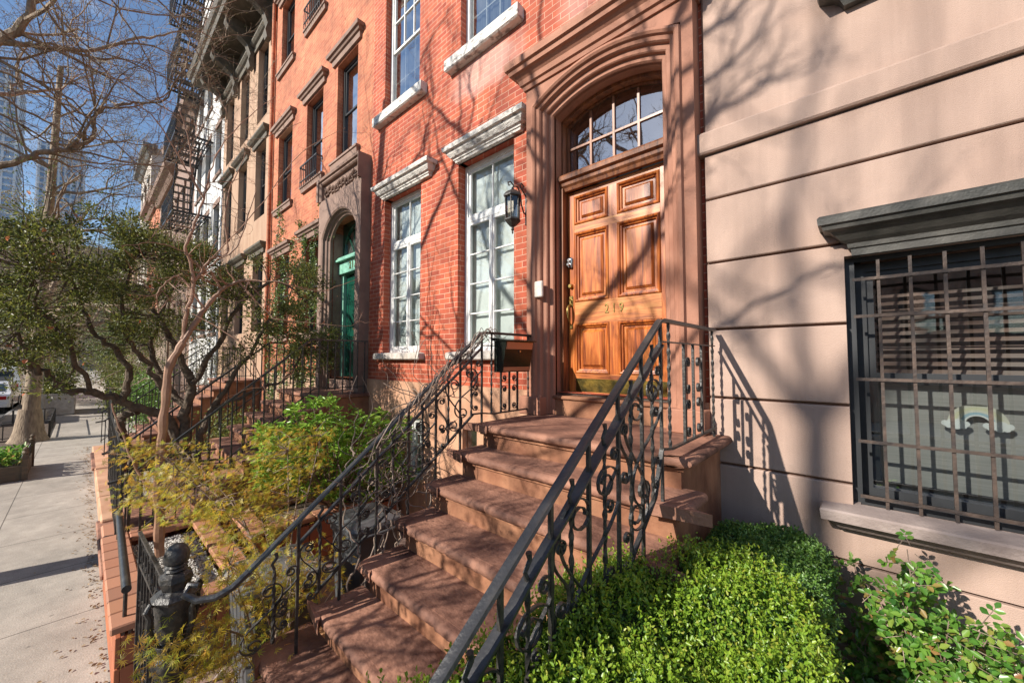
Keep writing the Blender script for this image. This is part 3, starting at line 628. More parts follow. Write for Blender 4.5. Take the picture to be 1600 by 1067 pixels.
def rail(name, label, x, yk, zk, yend, ylow, slope, first, scale_bar, end_curl=None, mat=m_iron, flatw=.042):
    root = thing(name, label, 'railing', (x, (yend+ylow)/2, 1.0))
    zr = lambda y: zk if y > yk else zk-(yk-y)*slope
    N = (1, 0, 0)
    hp = [(x, yend, zk)]+[(x, yk+.03, zk), (x, yk, zk-.006), (x, yk-.03, zr(yk-.03)-.003), (x, ylow, zr(ylow))]
    if end_curl: hp += end_curl
    mb = MB(); mb.planar(hp[:5], N, [(-.011, -.017), (.0, -.021), (.009, -.014), (.012, 0), (.009, .014), (0, .021), (-.011, .017), (-.007, 0)])
    if end_curl: mb.tube(hp[4:], [.018]*(len(hp)-5)+[.013], 8)
    mb.build('handrail', m_ironl, root, True)
    # second flat bar with slightly twisted look
    zl = lambda y: zr(y)-(.135 if y <= yk else .115)
    mb = MB(); ys = np.linspace(yk, ylow+.25, 15); pts = [(x, y, zl(y)+.004*math.sin(i*2.2)) for i, y in enumerate(ys)]
    mb.flat(pts, flatw, .010, N); mb.flat([(x, yend, zk-.115), (x, yk, zk-.115), (x, yk-.02, zl(yk-.02))], .018, .008, N)
    mb.build('lower_bar', m_ironl, root)
    zn = lambda y: 1.893 if y > -.9 else 1.893-(-.9-y)*RISE/RUN  # nosing line
    zb = lambda y: zn(y)+.10
    mb = MB().flat([(x, yend, 1.95), (x, yk+.14, 1.95), (x, yk+.0, 1.97), (x, yk-.1, zb(yk-.1)), (x, ylow+.35, zb(ylow+.35))], .022, .012, N); mb.build('bottom_bar', mat, root)
    def tread_z(y):
        for (z, yf, yb, a, b) in STEPS:
            if y > yf+.01: return z
        return 0
    pitch = .1235; i = 0; y = yk
    while y > ylow+.05:
        q = i % 4
        if q == 0 or q == 2: baluster(root, x, y, tread_z(y)-.01, zr(y)-.008, False, mat=mat)
        elif q == 1: baluster(root, x, y, zb(y)-.005, zl(y)-.0, True, True, mat=mat)
        else: baluster(root, x, y, zb(y)-.005, zl(y)-.0, True, True, mat=mat)
        tl = math.atan(slope)
        h_ = zl(y-pitch/2)-zb(y-pitch/2)
        ym = y-pitch/2; zc = (zl(ym)+zb(ym))/2
        if i % 4 in (1, 2): scroll(root, 'S', x, ym, zc, h_*.86, flip=1 if i % 2 else -1, tilt=-.14, mat=mat, wid=1.25)
        else:
            scroll(root, 'C', x, ym, zb(ym)+.085, .16, flip=1 if i % 2 else -1, mat=mat, wid=1.0); scroll(root, 'S', x, ym, zl(ym)-.20, .26, flip=-1 if i % 2 else 1, tilt=-.1, mat=mat, wid=1.1)
        y -= pitch; i += 1
    # landing panel with paired C scrolls
    L = yend-yk; ps = [yk+L*.36, yk+L*.53, yk+L*.70]
    for q in ps: baluster(root, x, q, 1.95, zk-.115, False, mat=mat)
    baluster(root, x, yend-.04, 1.89, zk-.008, True, mat=mat); baluster(root, x, yk+.12, 1.95, zk-.01, True, mat=mat)
    g_ = L*.17
    for zc in (2.08, 2.34):
        for sgn, yc in ((1, ps[0]+g_/2), (-1, ps[1]+g_/2)):
            scroll(root, 'C', x, yc, zc, .22, flip=-sgn, mat=mat, wid=.85)
    return root
rail('stoop_railing', 'black wrought iron scrolled railing on the right side of the oak-door stoop, by the hedge', -.8, -1.13, 2.655, -.12, -2.95, .69, 0, 1)
rail('stoop_railing', 'vine-tangled black wrought iron railing carrying the letterbox, left side of the oak-door stoop', -2.5, -.83, 2.68, -.15, -2.56, .80, 0, 1,
     end_curl=[(-2.5, -2.63, 1.245), (-2.52, -2.70, 1.215), (-2.56, -2.77, 1.215), (-2.61, -2.81, 1.24), (-2.63, -2.79, 1.275), (-2.60, -2.755, 1.27)], flatw=.03)

# letterbox on the left railing
mbx = thing('letterbox', 'black wall letterbox with copper strips hung on the left stair railing', 'letterbox', (-2.45, -.45, 2.3))
y0, y1 = -.675, -.29
MB().prism([(-2.50, 2.325), (-2.40, 2.325), (-2.345, 2.61), (-2.50, 2.61)], 'y', y0, y1).build('box', m_boxm, mbx)
# prism axis y expects (x, z)
MB().prism([(-2.51, 2.612), (-2.325, 2.605), (-2.32, 2.615), (-2.51, 2.64)], 'y', y0-.015, y1+.015).build('lid', m_boxm, mbx)
def strip(za, zb_, nm):
    fx = lambda z: -2.40+(z-2.325)/(2.61-2.325)*.055
    MB().add([(fx(za)+.003, y0+.01, za), (fx(za)+.003, y1-.01, za), (fx(zb_)+.003, y1-.01, zb_), (fx(zb_)+.003, y0+.01, zb_), (fx(za), y0+.01, za), (fx(za), y1-.01, za), (fx(zb_), y1-.01, zb_), (fx(zb_), y0+.01, zb_)],
             [(0, 1, 2, 3), (0, 4, 5, 1), (3, 2, 6, 7), (0, 3, 7, 4), (1, 5, 6, 2)]).build(nm, m_copper, mbx)
strip(2.535, 2.598, 'copper_strip'); strip(2.335, 2.372, 'copper_strip')
MB().tube([(-2.365, -.48, 2.515), (-2.352, -.48, 2.515)], .009, 12).build('lock', m_steel, mbx, True)

# lantern
ln = thing('wall_lantern', 'black hexagonal wall lantern hung left of the doorway', 'lantern', (-2.66, -.02, 4.0))
lx, ly = -2.665, -.24
def hexr(r, z, rot=0): return [(lx+r*math.cos(math.pi/3*i+rot), ly+r*math.sin(math.pi/3*i+rot), z) for i in range(6)]
def loft(mb, rings):
    vs = [p for r_ in rings for p in r_]; k = len(rings[0]); fs = [(i*k+q, i*k+(q+1) % k, (i+1)*k+(q+1) % k, (i+1)*k+q) for i in range(len(rings)-1) for q in range(k)]
    fs += [tuple(range(k))[::-1], tuple((len(rings)-1)*k+q for q in range(k))]; return mb.add(vs, fs)
loft(MB(), [hexr(.088, 4.13), hexr(.10, 4.135), hexr(.10, 4.15), hexr(.075, 4.18), hexr(.05, 4.20), hexr(.02, 4.205), hexr(.012, 4.24)]).build('roof', m_iron, ln)
loft(MB(), [hexr(.078, 3.905), hexr(.088, 3.90), hexr(.088, 3.885), hexr(.06, 3.855), hexr(.035, 3.83), hexr(.014, 3.815), hexr(.018, 3.79), hexr(.008, 3.775), hexr(.011, 3.762), hexr(.003, 3.745)][::-1]).build('base', m_iron, ln)
cg = MB()
for i in range(6):
    a, b = hexr(.074, 3.90)[i], hexr(.080, 4.135)[i]; cg.tube([a, b], .0065, 4)
cg.build('cage', m_iron, ln)
loft(MB(), [hexr(.068, 3.906), hexr(.074, 4.13)]).build('glass', m_frost, ln)
br_ = MB(); br_.box(-2.69, -2.64, -.012, .0, 3.9, 4.25, .004)
br_.tube([(lx, -.01, 4.0), (lx, -.06, 4.02), (lx, -.10, 4.1), (lx, -.11, 4.2), (lx, -.16, 4.27), (lx, -.22, 4.26), (lx, ly, 4.23)], .008, 6)
br_.tube([(lx, -.01, 4.2), (lx, -.06, 4.24), (lx, -.12, 4.29), (lx, -.10, 4.33), (lx, -.06, 4.31), (lx, -.075, 4.28)], .007, 6)
br_.tube([(lx, -.22, 4.26), (lx, -.27, 4.29), (lx, -.31, 4.27), (lx, -.30, 4.24), (lx, -.28, 4.25)], .007, 6)
br_.build('bracket', m_iron, ln, True)

# ---- right stucco house
XR = 3.2
hol = [(-.065, 1.35, 1.56, 3.08), (-.02, 1.3, 4.92, 7.0)]
r2 = house('stucco_townhouse', 'pink-brown stucco townhouse at the right with grooved base courses and a barred window', -.85, XR, 0, 9.5, hol, m_stucco, y=-.02)
MB().box(-.862, -.85, -.02, .5, 0, 9.5).build('side_edge', m_stuccod, r2)
js = [-.25, .24, .735, 1.222, 1.69, 2.163, 2.666, 3.166, 3.651, 4.0]
cs = MB()
for a, b in zip(js, js[1:]):
    a_, b_ = a+.009, b-.009; h = hol[0]
    def piece(x0, x1, z0, z1):
        if x1-x0 < .01 or z1-z0 < .005: return
        cs.prism([(-.0195, z0), (-.049, z0), (-.055, z0+.006), (-.055, z1-.006), (-.049, z1), (-.0195, z1)], 'x', x0, x1)
    if b_ <= h[2] or a_ >= h[3]: piece(-.848, XR, a_, b_)
    else:
        piece(-.848, h[0], a_, b_); piece(h[1], XR, a_, b_)
        if a_ < h[2]: cs.box(h[0], h[1], -.0549, -.0195, a_, h[2]-.001)
        if b_ > h[3]: cs.box(h[0], h[1], -.0549, -.0195, h[3]+.001, b_)
cs.build('base_courses', m_stucco, r2)
gv = MB(); wall_sheet(gv, -.848, XR, 0, 4.0, -.0225, [hol[0]], .01); gv.build('grooves', m_stuccod, r2)
ledge(-.852, XR, 4.0, -.02, [(-.02, -.0), (.065, -.0), (.075, .012), (.075, .15), (.06, .168), (-.02, .185)], m_stucco, 'belt_course', r2)
wr = window(r2, -.02, 1.30, 1.60, 3.05, .06, m_black, 1, (1, 1), rec=.06, fw=.05, mt=.03, split=.5, gm=m_glassd, label='dark framed sash window behind the bars')
lin = MB(); wall_sheet(lin, -.064, 1.349, 1.562, 3.079, .02, [(-.02, 1.30, 1.60, 3.05)], .03); lin.build('window_lining', m_black, r2)
sld = MB()
for i in range(11): z = 2.36+i*.048; sld.add([(.04, .24, z), (1.24, .24, z), (1.24, .28, z+.022), (.04, .28, z+.022), (.04, .24, z-.003), (1.24, .24, z-.003), (1.24, .28, z+.019), (.04, .28, z+.019)], [(0, 1, 2, 3), (4, 7, 6, 5), (0, 4, 5, 1)])
sld.build('slatted_blind', m_blind, wr)
MB().box(.03, 1.25, .235, .24, 1.62, 2.30).build('roller_shade', m_shade, wr)
# rainbow sticker on the inside of the pane
rb = {'yellow': (.66, .64, .46), 'cream': (.68, .66, .56), 'blue': (.36, .5, .58), 'white': (.75, .76, .75)}
rbm = {k_: M('sticker '+k_, c_, .6) for k_, c_ in rb.items()}
stk = thing('rainbow_sticker', 'pastel rainbow with two white clouds stuck in the barred window', 'sticker', (.47, .225, 2.08))
Ys = .168
for ra, rb_, cn in ((.092, .108, 'cream'), (.076, .092, 'yellow'), (.064, .076, 'cream'), (.050, .064, 'blue'), (.042, .050, 'white')):
    mb = MB(); n = 20; vs = []
    for i in range(n+1):
        a = math.pi*i/n
        for r_ in (ra, rb_):
            for yy in (Ys, Ys+.002): vs.append((.47+r_*1.05*math.cos(a), yy, 2.085+r_*math.sin(a)))
    mb.add(vs, [(4*i, 4*i+2, 4*i+6, 4*i+4) for i in range(n)]+[(4*i+2, 4*i+3, 4*i+7, 4*i+6) for i in range(n)]); mb.build('arc', rbm[cn], stk)
for sgn in (-1, 1):
    mb = MB()
    for dx, dz, r_ in ((-.045, 0, .016), (-.02, .006, .02), (.008, .008, .021), (.034, .0, .017), (-.03, -.012, .016), (.0, -.014, .018), (.024, -.012, .016)):
        pl = [(.47+sgn*.078+dx+r_*math.cos(t_), 2.078+dz+r_*math.sin(t_)) for t_ in np.linspace(0, 2*math.pi, 13)[:-1]]
        mb.prism(pl, 'y', Ys-.002+abs(dx)*.01, Ys+.001)
    mb.build('cloud', rbm['white'], stk)
ledge(-.005, XR, 3.075, -.055, [(a_*.78, b_) for a_, b_ in CORND], m_trim, 'window_cornice', r2, 'dark weathered hood moulding above the barred window')
ledge(-.06, XR, 1.56, -.055, [(-.03, -.12), (.07, -.12), (.12, -.07), (.15, -.065), (.155, -.01), (.145, .0), (-.03, .012)], m_sill, 'window_sill', r2)
ledge(.03, XR, 4.86, -.02, [(-.02, -.20), (.05, -.20), (.07, -.16), (.10, -.13), (.17, -.10), (.18, -.06), (.18, .0), (-.02, .02)], m_trim, 'upper_window_sill', r2)
window(r2, -.02, 1.3, 4.92, 7.0, 0, m_black, 1, (1, 1), gm=m_glassd, curt=m_curt2)
gr = MB()
for i in range(10):
    x = .086+.134*i
    if x < 1.33: gr.box(x-.0075, x+.0075, -.040, -.025, 1.575 if i % 1 == 0 else 1.6, 3.04)
for z in (2.93, 2.705, 2.325, 1.955, 1.63): gr.box(-.03, 1.34, -.050, -.040, z-.009, z+.009)
grl = gr.build('window_grille', m_grille, r2)

# ---- orange brick house with green door
X2 = (-11.45, -6.104)
W2 = [(-7.54, -6.69, 6.27, 8.22), (-9.10, -8.22, 6.27, 8.15), (-10.98, -10.0, 6.2, 8.12), (-10.95, -10.05, 9.8, 11.6), (-9.10, -8.22, 9.9, 11.6), (-7.54, -6.69, 9.9, 11.6),
      (-9.06, -8.22, 3.0, 5.0), (-10.98, -10.0, 3.0, 4.95)]
r3 = house('orange_brick_townhouse', 'orange painted brick townhouse with brown stone lintels and an arched green doorway', X2[0], X2[1], 2.1, 13.2, W2+[(-7.62, -6.38, 1.8, 5.1)], m_brick2, y=.004)
MB().box(X2[0], -7.85, -.03, .1, 0, 2.1).build('base', m_brownst, r3)
for j, (a, b, c, d_) in enumerate(W2):
    window(r3, a, b, c, d_, 0, m_black, 2 if j >= 6 else 1, (2, 2) if j >= 6 else (1, 1), rec=.12, fw=.06, curt=m_curt2, gm=m_glassd)
    ledge(a-.12, b+.10, d_+.03, 0, [(-.02, 0), (.04, 0), (.05, .10), (.08, .11), (.10, .15), (.13, .16), (.14, .22), (-.02, .24)], m_brown, 'lintel', r3)
    ledge(a-.08, b+.06, c, 0, [(-.02, -.14), (.05, -.14), (.06, -.05), (.08, -.04), (.08, .0), (-.02, .01)], m_brown, 'window_sill', r3)
for (a, b, c) in ((-9.12, -8.2, 6.27), (-9.12, -8.2, 9.9)):
    g_ = MB(); g_.box(a, b, -.12, -.10, c+.38, c+.41).box(a, b, -.12, -.10, c+.04, c+.06)
    for i in range(10): x = a+.02+(b-a-.04)*i/9; g_.box(x-.007, x+.007, -.117, -.103, c-.06, c+.38)
    g_.box(a, a+.02, -.12, 0, c+.36, c+.39).box(b-.02, b, -.12, 0, c+.36, c+.39); g_.build('window_guard', m_iron, r3)
s3 = MB(); ap = archpts(.72, 4.78, .42, xc=-7.0, n=20); arch_plate(s3, -7.86, -6.14, 1.88, 5.50, -.17, .02, ap); ds3 = s3.build('door_surround', m_brown, r3)
ap2 = archpts(.60, 4.72, .36, xc=-7.0, n=20)
MB().planar([(-7.60, 0, 1.9)]+[(x, 0, z) for x, z in ap2]+[(-6.40, 0, 1.9)], (0, -1, 0), [(0, 0), (0, .05), (.03, .07), (.04, .10), (.07, .12), (.08, .16), (.11, .18), (.13, .17), (.13, 0)]).build('arch_moulding', m_brown, ds3)
fr3 = MB(); fr3.planar([(-7.86, -.17, 5.50), (-7.86, -.17, 5.92), (-6.14, -.17, 5.92), (-6.14, -.17, 5.50)], (0, -1, 0), [(0, -.19), (-.12, -.17), (-.10, -.0), (-.08, .02), (-.05, .02), (-.04, .05), (0, .06)][::-1])
fr3.box(-7.8, -6.2, -.12, .02, 5.5, 5.86); fr3.build('carved_panel', m_brown, ds3)
rg = random.Random(3); cv = MB()
for i in range(9):
    x = -7.6+i*.14; z = 5.62+.03*math.sin(i*1.7)
    cv.tube([(x-.05, -.125, z-.05), (x-.01, -.155, z+.02), (x+.05, -.155, z+.07), (x+.09, -.13, z+.04)], [.012, .03, .025, .008], 6)
    cv.tube([(x, -.13, z), (x+.05, -.15, z-.04), (x+.10, -.13, z-.01)], [.01, .024, .008], 6)
cv.build('carving', m_brown, ds3, True)
MB().quad((-7.6, .02, 1.9), (-7.6, .54, 1.9), (-7.6, .54, 4.9), (-7.6, .02, 4.9)).build('porch_side', m_brown, r3)
gd = MB().box(-7.5, -6.5, .24, .30, 2.1, 4.05, .004)
for a, b in ((2.25, 2.9), (3.05, 3.9)):
    for p, q in ((-7.42, -7.04), (-6.96, -6.58)): gd.planar([(p, .24, a), (p, .24, b), (q, .24, b), (q, .24, a)], (0, -1, 0), [(0, 0), (-.01, .012), (-.03, .012), (-.04, 0)], closed=True)
gdo = gd.build('door', m_greend, r3); gdo['label'] = 'glossy dark green panelled door'
MB().box(-7.2, -7.05, .23, .24, 3.0, 3.03).tube([(-7.12, .21, 2.85), (-7.12, .24, 2.85)], .02, 10).build('mail_slot', m_brass, gdo)
gf = MB().box(-7.60, -7.5, .18, .30, 2.05, 4.1).box(-6.5, -6.40, .18, .30, 2.05, 4.1).box(-7.6, -6.40, .12, .30, 4.09, 4.32).box(-7.6, -6.4, .05, .30, 4.32, 4.36).box(-7.6, -6.4, .08, .30, 4.36, 4.40).build('door_frame', m_greenl, r3)
for dg, dx_ in (('2', -.1), ('1', 0), ('7', .1)): text_mesh(dg, .2, .004, (-7.0+dx_, .114, 4.2), (math.pi/2, 0, 0), m_brass, 'house_number', gf, sx=.75)
gt = MB(); arch_plate(gt, -7.6, -6.4, 4.40, 5.2, .20, .26, archpts(.52, 4.70, .34, xc=-7.0))
for i in (-2, -1, 0, 1, 2):
    a = i*.36; gt.tube([(-7.0+.08*math.sin(a)*2, .23, 4.40), (-7.0+.62*math.sin(a), .23, 4.38+.62*math.cos(a))], .016, 4)
gtf = gt.build('fanlight', m_greend, r3); MB().quad((-7.55, .232, 4.40), (-6.45, .232, 4.40), (-6.45, .232, 5.1), (-7.55, .232, 5.1)).build('pane', m_glassd, gtf)
MB().box(-7.55, -6.45, .27, .275, 4.38, 5.1).build('transom_curtain', m_curt, gtf)
MB().box(-7.62, -6.38, -.02, .5, 1.88, 2.06).build('threshold', m_brown, r3)
MB().tube([(-11.40, -.06, .2), (-11.40, -.06, 13.0)], .045, 10).build('drainpipe', m_brick2, r3, True)
ledge(X2[0], X2[1], 12.4, 0, [(-.02, 0), (.3, .1), (.55, .3), (.6, .5), (-.02, .6)], m_brown, 'roof_cornice', r3)

# ---- tan brownstone with bracketed cornice
X3 = (-17.0, -11.454)
W3 = []
for a, b in ((-12.95, -12.0), (-14.8, -13.85), (-16.6, -15.65)): W3 += [(a, b, 9.25, 11.55), (a, b, 6.4, 8.5), (a, b, 3.2, 5.3)]
r4 = house('tan_brownstone', 'weathered tan brownstone with a deep bracketed olive cornice', X3[0], X3[1], 0, 12.6, W3, m_brownst, y=-.006)
for (a, b, c, d_) in W3:
    window(r4, a, b, c, d_, 0, m_dark, 1, (1, 1), rec=.14, fw=.06, gm=m_glassd, curt=None)
    ledge(a-.14, b+.12, d_+.02, 0, [(-.02, 0), (.05, 0), (.06, .1), (.12, .14), (.17, .2), (.17, .25), (-.02, .28)], m_corn, 'lintel', r4)
cz = 11.75
ledge(X3[0]+.1, X3[1]-.02, cz, -.006, [(-.02, -.2), (.05, -.2), (.07, .0), (.07, .55), (.85, .62), (.88, .75), (.95, .8), (1.0, .95), (-.02, 1.0)], m_corn, 'roof_cornice', r4)
for x in (-11.75, -13.35, -15.15, -16.75):
    pr_ = [(-.05, 11.1), (-.16, 11.12), (-.20, 11.3), (-.15, 11.5), (-.24, 11.75), (-.45, 11.9), (-.7, 12.0), (-.78, 12.15), (-.75, 12.33), (-.05, 12.33)]
    MB().prism(pr_, 'x', x-.11, x+.11).build('bracket', m_corn, r4)
# ---- white painted brick building
X4 = (-22.5, -17.004)
W4 = []
for a, b in ((-18.35, -17.4), (-20.2, -19.2), (-22.0, -21.0)):
    for c in (3.4, 6.3, 9.4, 12.6, 15.4): W4.append((a, b, c, c+1.9))
r5 = house('white_brick_building', 'tall white painted brick apartment house beyond the tan brownstone', X4[0], X4[1], 0, 18.5, W4, m_brickw, y=-.01)
for (a, b, c, d_) in W4:
    window(r5, a, b, c, d_, 0, m_black, 1, (1, 1), rec=.12, fw=.07, gm=m_glassd, curt=m_curt2)
    ledge(a-.08, b+.08, c, 0, [(-.02, -.12), (.06, -.12), (.06, .0), (-.02, .01)], m_brown, 'window_sill', r5)
    ledge(a-.06, b+.06, d_, 0, [(-.02, .0), (.03, .0), (.03, .2), (-.02, .21)], m_brown, 'lintel', r5)
# fire escape on it
fe = thing('fire_escape', 'black iron fire escape with slatted platforms and ladders on the white building', 'fire escape', (-20.3, 0, 8))
for z in (8.0, 11.0, 14.1, 17.0):
    g_ = MB(); xa, xb, yo = -21.9, -18.8, -1.15
    g_.box(xa, xb, yo-.02, yo+.02, z-.08, z).box(xa, xa+.04, yo, 0, z-.08, z).box(xb-.04, xb, yo, 0, z-.08, z)
    for i in range(12): y = yo+.06+i*.095; g_.box(xa, xb, y-.018, y+.018, z-.02, z)
    for i in range(5): x = xa+.3+i*.6; g_.box(x-.02, x+.02, yo, -.02, z-.05, z-.022)
    pf = g_.build('platform', m_black, fe)
    g_ = MB()
    for zz in (z+.45, z+.9): g_.box(xa, xb, yo-.02, yo+.0, zz-.02, zz).box(xa, xa+.025, yo, 0, zz-.02, zz).box(xb-.025, xb, yo, 0, zz-.02, zz)
    for i in range(22): x = xa+(xb-xa)*i/21; g_.box(x-.01, x+.01, yo-.02, yo, z, z+.9)
    for i in range(8):
        y = yo+i*.14
        for x in (xa, xb-.02): g_.box(x, x+.02, y-.01, y+.01, z, z+.9)
    g_.build('guard_rail', m_black, fe)
    if z < 17:
        g_ = MB()
        for s_ in (-.95, -.35): g_.tube([(-21.6, s_, z), (-19.4, s_, z+3.0)], .045, 4)
        for i in range(13): t_ = i/12.; g_.box(-21.6+2.2*t_-.11, -21.6+2.2*t_+.11, -.95, -.35, z+3.0*t_-.015, z+3.0*t_+.01)
        g_.build('stair', m_black, fe)
# further row houses
rg = random.Random(7)
def far_house(nm, label, xa, xb, h, mat, cols, y=0., floors=4, lint=m_brown):
    ws = []
    for c in range(cols):
        a = xa+(xb-xa)*(c+.28)/cols; b = xa+(xb-xa)*(c+.72)/cols
        for f_ in range(floors): ws.append((a, b, 3.2+f_*3.0, 5.1+f_*3.0))
    ws = [q for q in ws if q[3] < h-.5]
    r_ = house(nm, label, xa, xb, 0, h, ws, mat, y=y)
    for q in ws:
        window(r_, *q, y, m_black, 1, (1, 1), rec=.12, fw=.07, gm=m_glassd)
        ledge(q[0]-.08, q[1]+.08, q[3], y, [(-.02, 0), (.08, 0), (.1, .25), (-.02, .26)], lint, 'lintel', r_)
    ledge(xa, xb, h-.6, y, [(-.02, 0), (.15, .0), (.3, .2), (.55, .35), (.6, .6), (-.02, .62)], lint, 'roof_cornice', r_)
    return r_
far_house('far_townhouse', 'dark brown townhouse just past the fire escape', -28.5, -22.504, 14.2, m_brown, 3)
far_house('far_townhouse', 'tan brick townhouse third beyond the fire escape', -35, -28.504, 13.2, m_brickt, 3, y=-.004)
far_house('far_townhouse', 'red brick row house far down the street', -42, -35.004, 13.8, m_brick2, 3, y=.004)
far_house('far_townhouse', 'pale stone house at the far end of the row with a slate mansard', -50, -42.004, 19.5, m_concs, 3, floors=5, y=-.004, lint=m_slate)
far_house('far_townhouse', 'brown row house at the very end of the block', -62, -50.004, 14.5, m_brownst, 4, y=.004)
# crosstown building closing the street and the glass towers
def tower(nm, label, cx, cy, sx, sy, h, mat_a, mat_b, floors, cols):
    r_ = thing(nm, label, 'tower', (cx, cy, 0))
    b_ = MB().box(cx-sx/2, cx+sx/2, cy-sy/2, cy+sy/2, 0, h); b_.box(cx-sx*.3, cx+sx*.3, cy-sy*.3, cy+sy*.3, h, h*1.05); b_.build('shaft', mat_b, r_)
    p = MB()
    for i in range(floors):
        z = h*(i+.15)/floors; p.box(cx-sx/2-.4, cx+sx/2+.4, cy-sy/2-.4, cy+sy/2+.4, z, z+h/floors*.32)
    p.build('floor_bands', mat_a, r_)
    p = MB()
    for i in range(cols+1):
        y = cy-sy/2+sy*i/cols; p.box(cx+sx/2+.4, cx+sx/2+.9, y-.4, y+.4, 0, h)
        x = cx-sx/2+sx*i/cols; p.box(x-.4, x+.4, cy-sy/2-.9, cy-sy/2-.4, 0, h)
    p.build('mullions', mat_a, r_)
m_tw = M('tower glass', (.30, .42, .58), .3, .2); m_twb = M('tower white bands', (.62, .66, .72), .6)
tower('glass_tower', 'pale blue glass tower seen through the branches, the left one', -300, -38, 26, 22, 135, m_twb, m_tw, 42, 6)
tower('glass_tower', 'slimmer blue glass tower with white mullions, the right one behind the street tree', -330, -14, 20, 16, 118, m_twb, m_tw, 40, 7)
far_house('corner_building', 'grey brick apartment block closing the far end of the street', -150, -120, 26, m_brickt, 6, y=-20, floors=7)
# houses across the street (mirrored in the window panes)
for i, (xa, xb, mt_, lb) in enumerate(((-22, -15, m_brickt, 'tan brick house across the street, leftmost of the opposite row'), (-15, -8, m_brick2, 'orange brick house across the street'), (-8, -1.5, m_brownst, 'brownstone across the street facing the stoop'), (-1.5, 5, m_brickt, 'tan brick house across the street, right of the brownstone'))):
    r_ = far_house('opposite_townhouse', lb, xa, xb, 7.6-.3*(i % 2), mt_, 3, y=0, floors=2)
    r_.rotation_euler = (0, 0, math.pi); r_.location = ((xa+xb)/2, -18.2, 0)

# ---------------------------------------------------------------- front yards
def tiled_planter(name, label, x0, x1, y0, y1, h, seed=0, tile=.30):
    r_ = thing(name, label, 'planter', ((x0+x1)/2, (y0+y1)/2, 0)); t = .02; rg = random.Random(seed)
    MB().box(x0+t, x1-t, y0+t, y1-t, .005, h-.14).build('core', m_grout, r_)
    mb = MB()
    nx = max(1, round((x1-x0)/tile)); ny = max(1, round((y1-y0)/tile)); nz = 2; g = .004
    for k in range(nz):
        za, zb = .01+(h-.10)*k/nz+g, .01+(h-.10)*(k+1)/nz-g
        for i in range(nx):
            a, b = x0+(x1-x0)*i/nx+g, x0+(x1-x0)*(i+1)/nx-g
            mb.box(a, b, y0, y0+.03, za, zb, .003); mb.box(a, b, y1-.03, y1, za, zb, .003)
        for i in range(ny):
            a, b = y0+(y1-y0)*i/ny+g, y0+(y1-y0)*(i+1)/ny-g
            a = max(a, y0+.032); b = min(b, y1-.032)
            mb.box(x0, x0+.03, a, b, za, zb, .003); mb.box(x1-.03, x1, a, b, za, zb, .003)
    o = kind(mb.build('tiles', m_terra, r_), 'stuff') if False else mb.build('tiles', m_terra, r_)
    mb = MB(); c = .21; ov = .03; X0, X1, Y0, Y1 = x0-ov, x1+ov, y0-ov, y1+ov; nx = round((X1-X0)/.24); ny = round((Y1-Y0-2*c)/.24)
    for i in range(nx):
        a, b = X0+(X1-X0)*i/nx+.003, X0+(X1-X0)*(i+1)/nx-.003; dz = rg.uniform(-.002, .002)
        mb.box(a, b, Y0, Y0+c, h-.055+dz, h+dz, .01); mb.box(a, b, Y1-c, Y1, h-.055+dz, h+dz, .01)
    for i in range(max(1, ny)):
        a, b = Y0+c+(Y1-Y0-2*c)*i/max(1, ny)+.003, Y0+c+(Y1-Y0-2*c)*(i+1)/max(1, ny)-.003
        mb.box(X0, X0+c, a, b, h-.055, h, .01); mb.box(X1-c, X1, a, b, h-.055, h, .01)
    mb.build('coping', m_terrac, r_)
    # small dentil row below the coping
    mb = MB(); n = int((y1-y0)/.035)
    for i in range(n): y = y0+.03+i*.035; mb.box(x1+.001, x1+.008, y, y+.018, h-.085, h-.06)
    mb.build('dentil_trim', m_grout, r_)
    return r_
tiled_planter('tiled_planter', 'terracotta tiled planter of pale gravel along the pavement with an iron bar over it', -6.05, -4.02, -2.98, -2.10, .54)
tiled_planter('tiled_planter', 'terracotta tiled planter against the house wall under the bright green shrub', -5.95, -5.0, -1.9, -.1, .54, 3)
rs = np.random.default_rng(11)
def chips(name, x0, x1, y0, y1, z, n, sz, m, parent=None):
    Cc = np.stack([rs.uniform(x0, x1, n), rs.uniform(y0, y1, n), np.full(n, z)+rs.uniform(-.004, .008, n)], 1)
    oct_ = np.array([(1, 0, 0), (0, 1, 0), (-1, 0, 0), (0, -1, 0), (0, 0, 1), (0, 0, -1)], float)
    V = []
    sc = rs.uniform(.5, 1.2, (n, 1, 3))*sz*np.array([1.3, .8, .45]); an = rs.uniform(0, 6.28, n); ca, sa = np.cos(an), np.sin(an)
    P = oct_[None]*sc; X = P[:, :, 0]*ca[:, None]-P[:, :, 1]*sa[:, None]; Y = P[:, :, 0]*sa[:, None]+P[:, :, 1]*ca[:, None]
    tl = rs.normal(size=(n, 1))*.35; P = np.stack([X, Y, P[:, :, 2]+X*tl], 2)+Cc[:, None]
    F = np.array([(0, 1, 4), (1, 2, 4), (2, 3, 4), (3, 0, 4), (1, 0, 5), (2, 1, 5), (3, 2, 5), (0, 3, 5)])
    Fa = (np.arange(n)[:, None, None]*6+F[None]).reshape(-1, 3)
    return np_mesh(name, P.reshape(-1, 3), Fa, m, parent)
m_chip = leafmat('pale stone chips', [(.5, .48, .45), (.34, .32, .31), (.62, .6, .56), (.26, .23, .22)], .85, .0)
MB().quad((-5.86, -2.80, .43), (-4.2, -2.80, .43), (-4.2, -2.28, .43), (-5.86, -2.28, .43)).build('gravel_bed', m_gravel)
kind(bpy.data.objects['gravel_bed'], 'stuff')
kind(chips('gravel', -5.86, -4.2, -2.80, -2.28, .437, 4200, .016, m_chip), 'stuff')
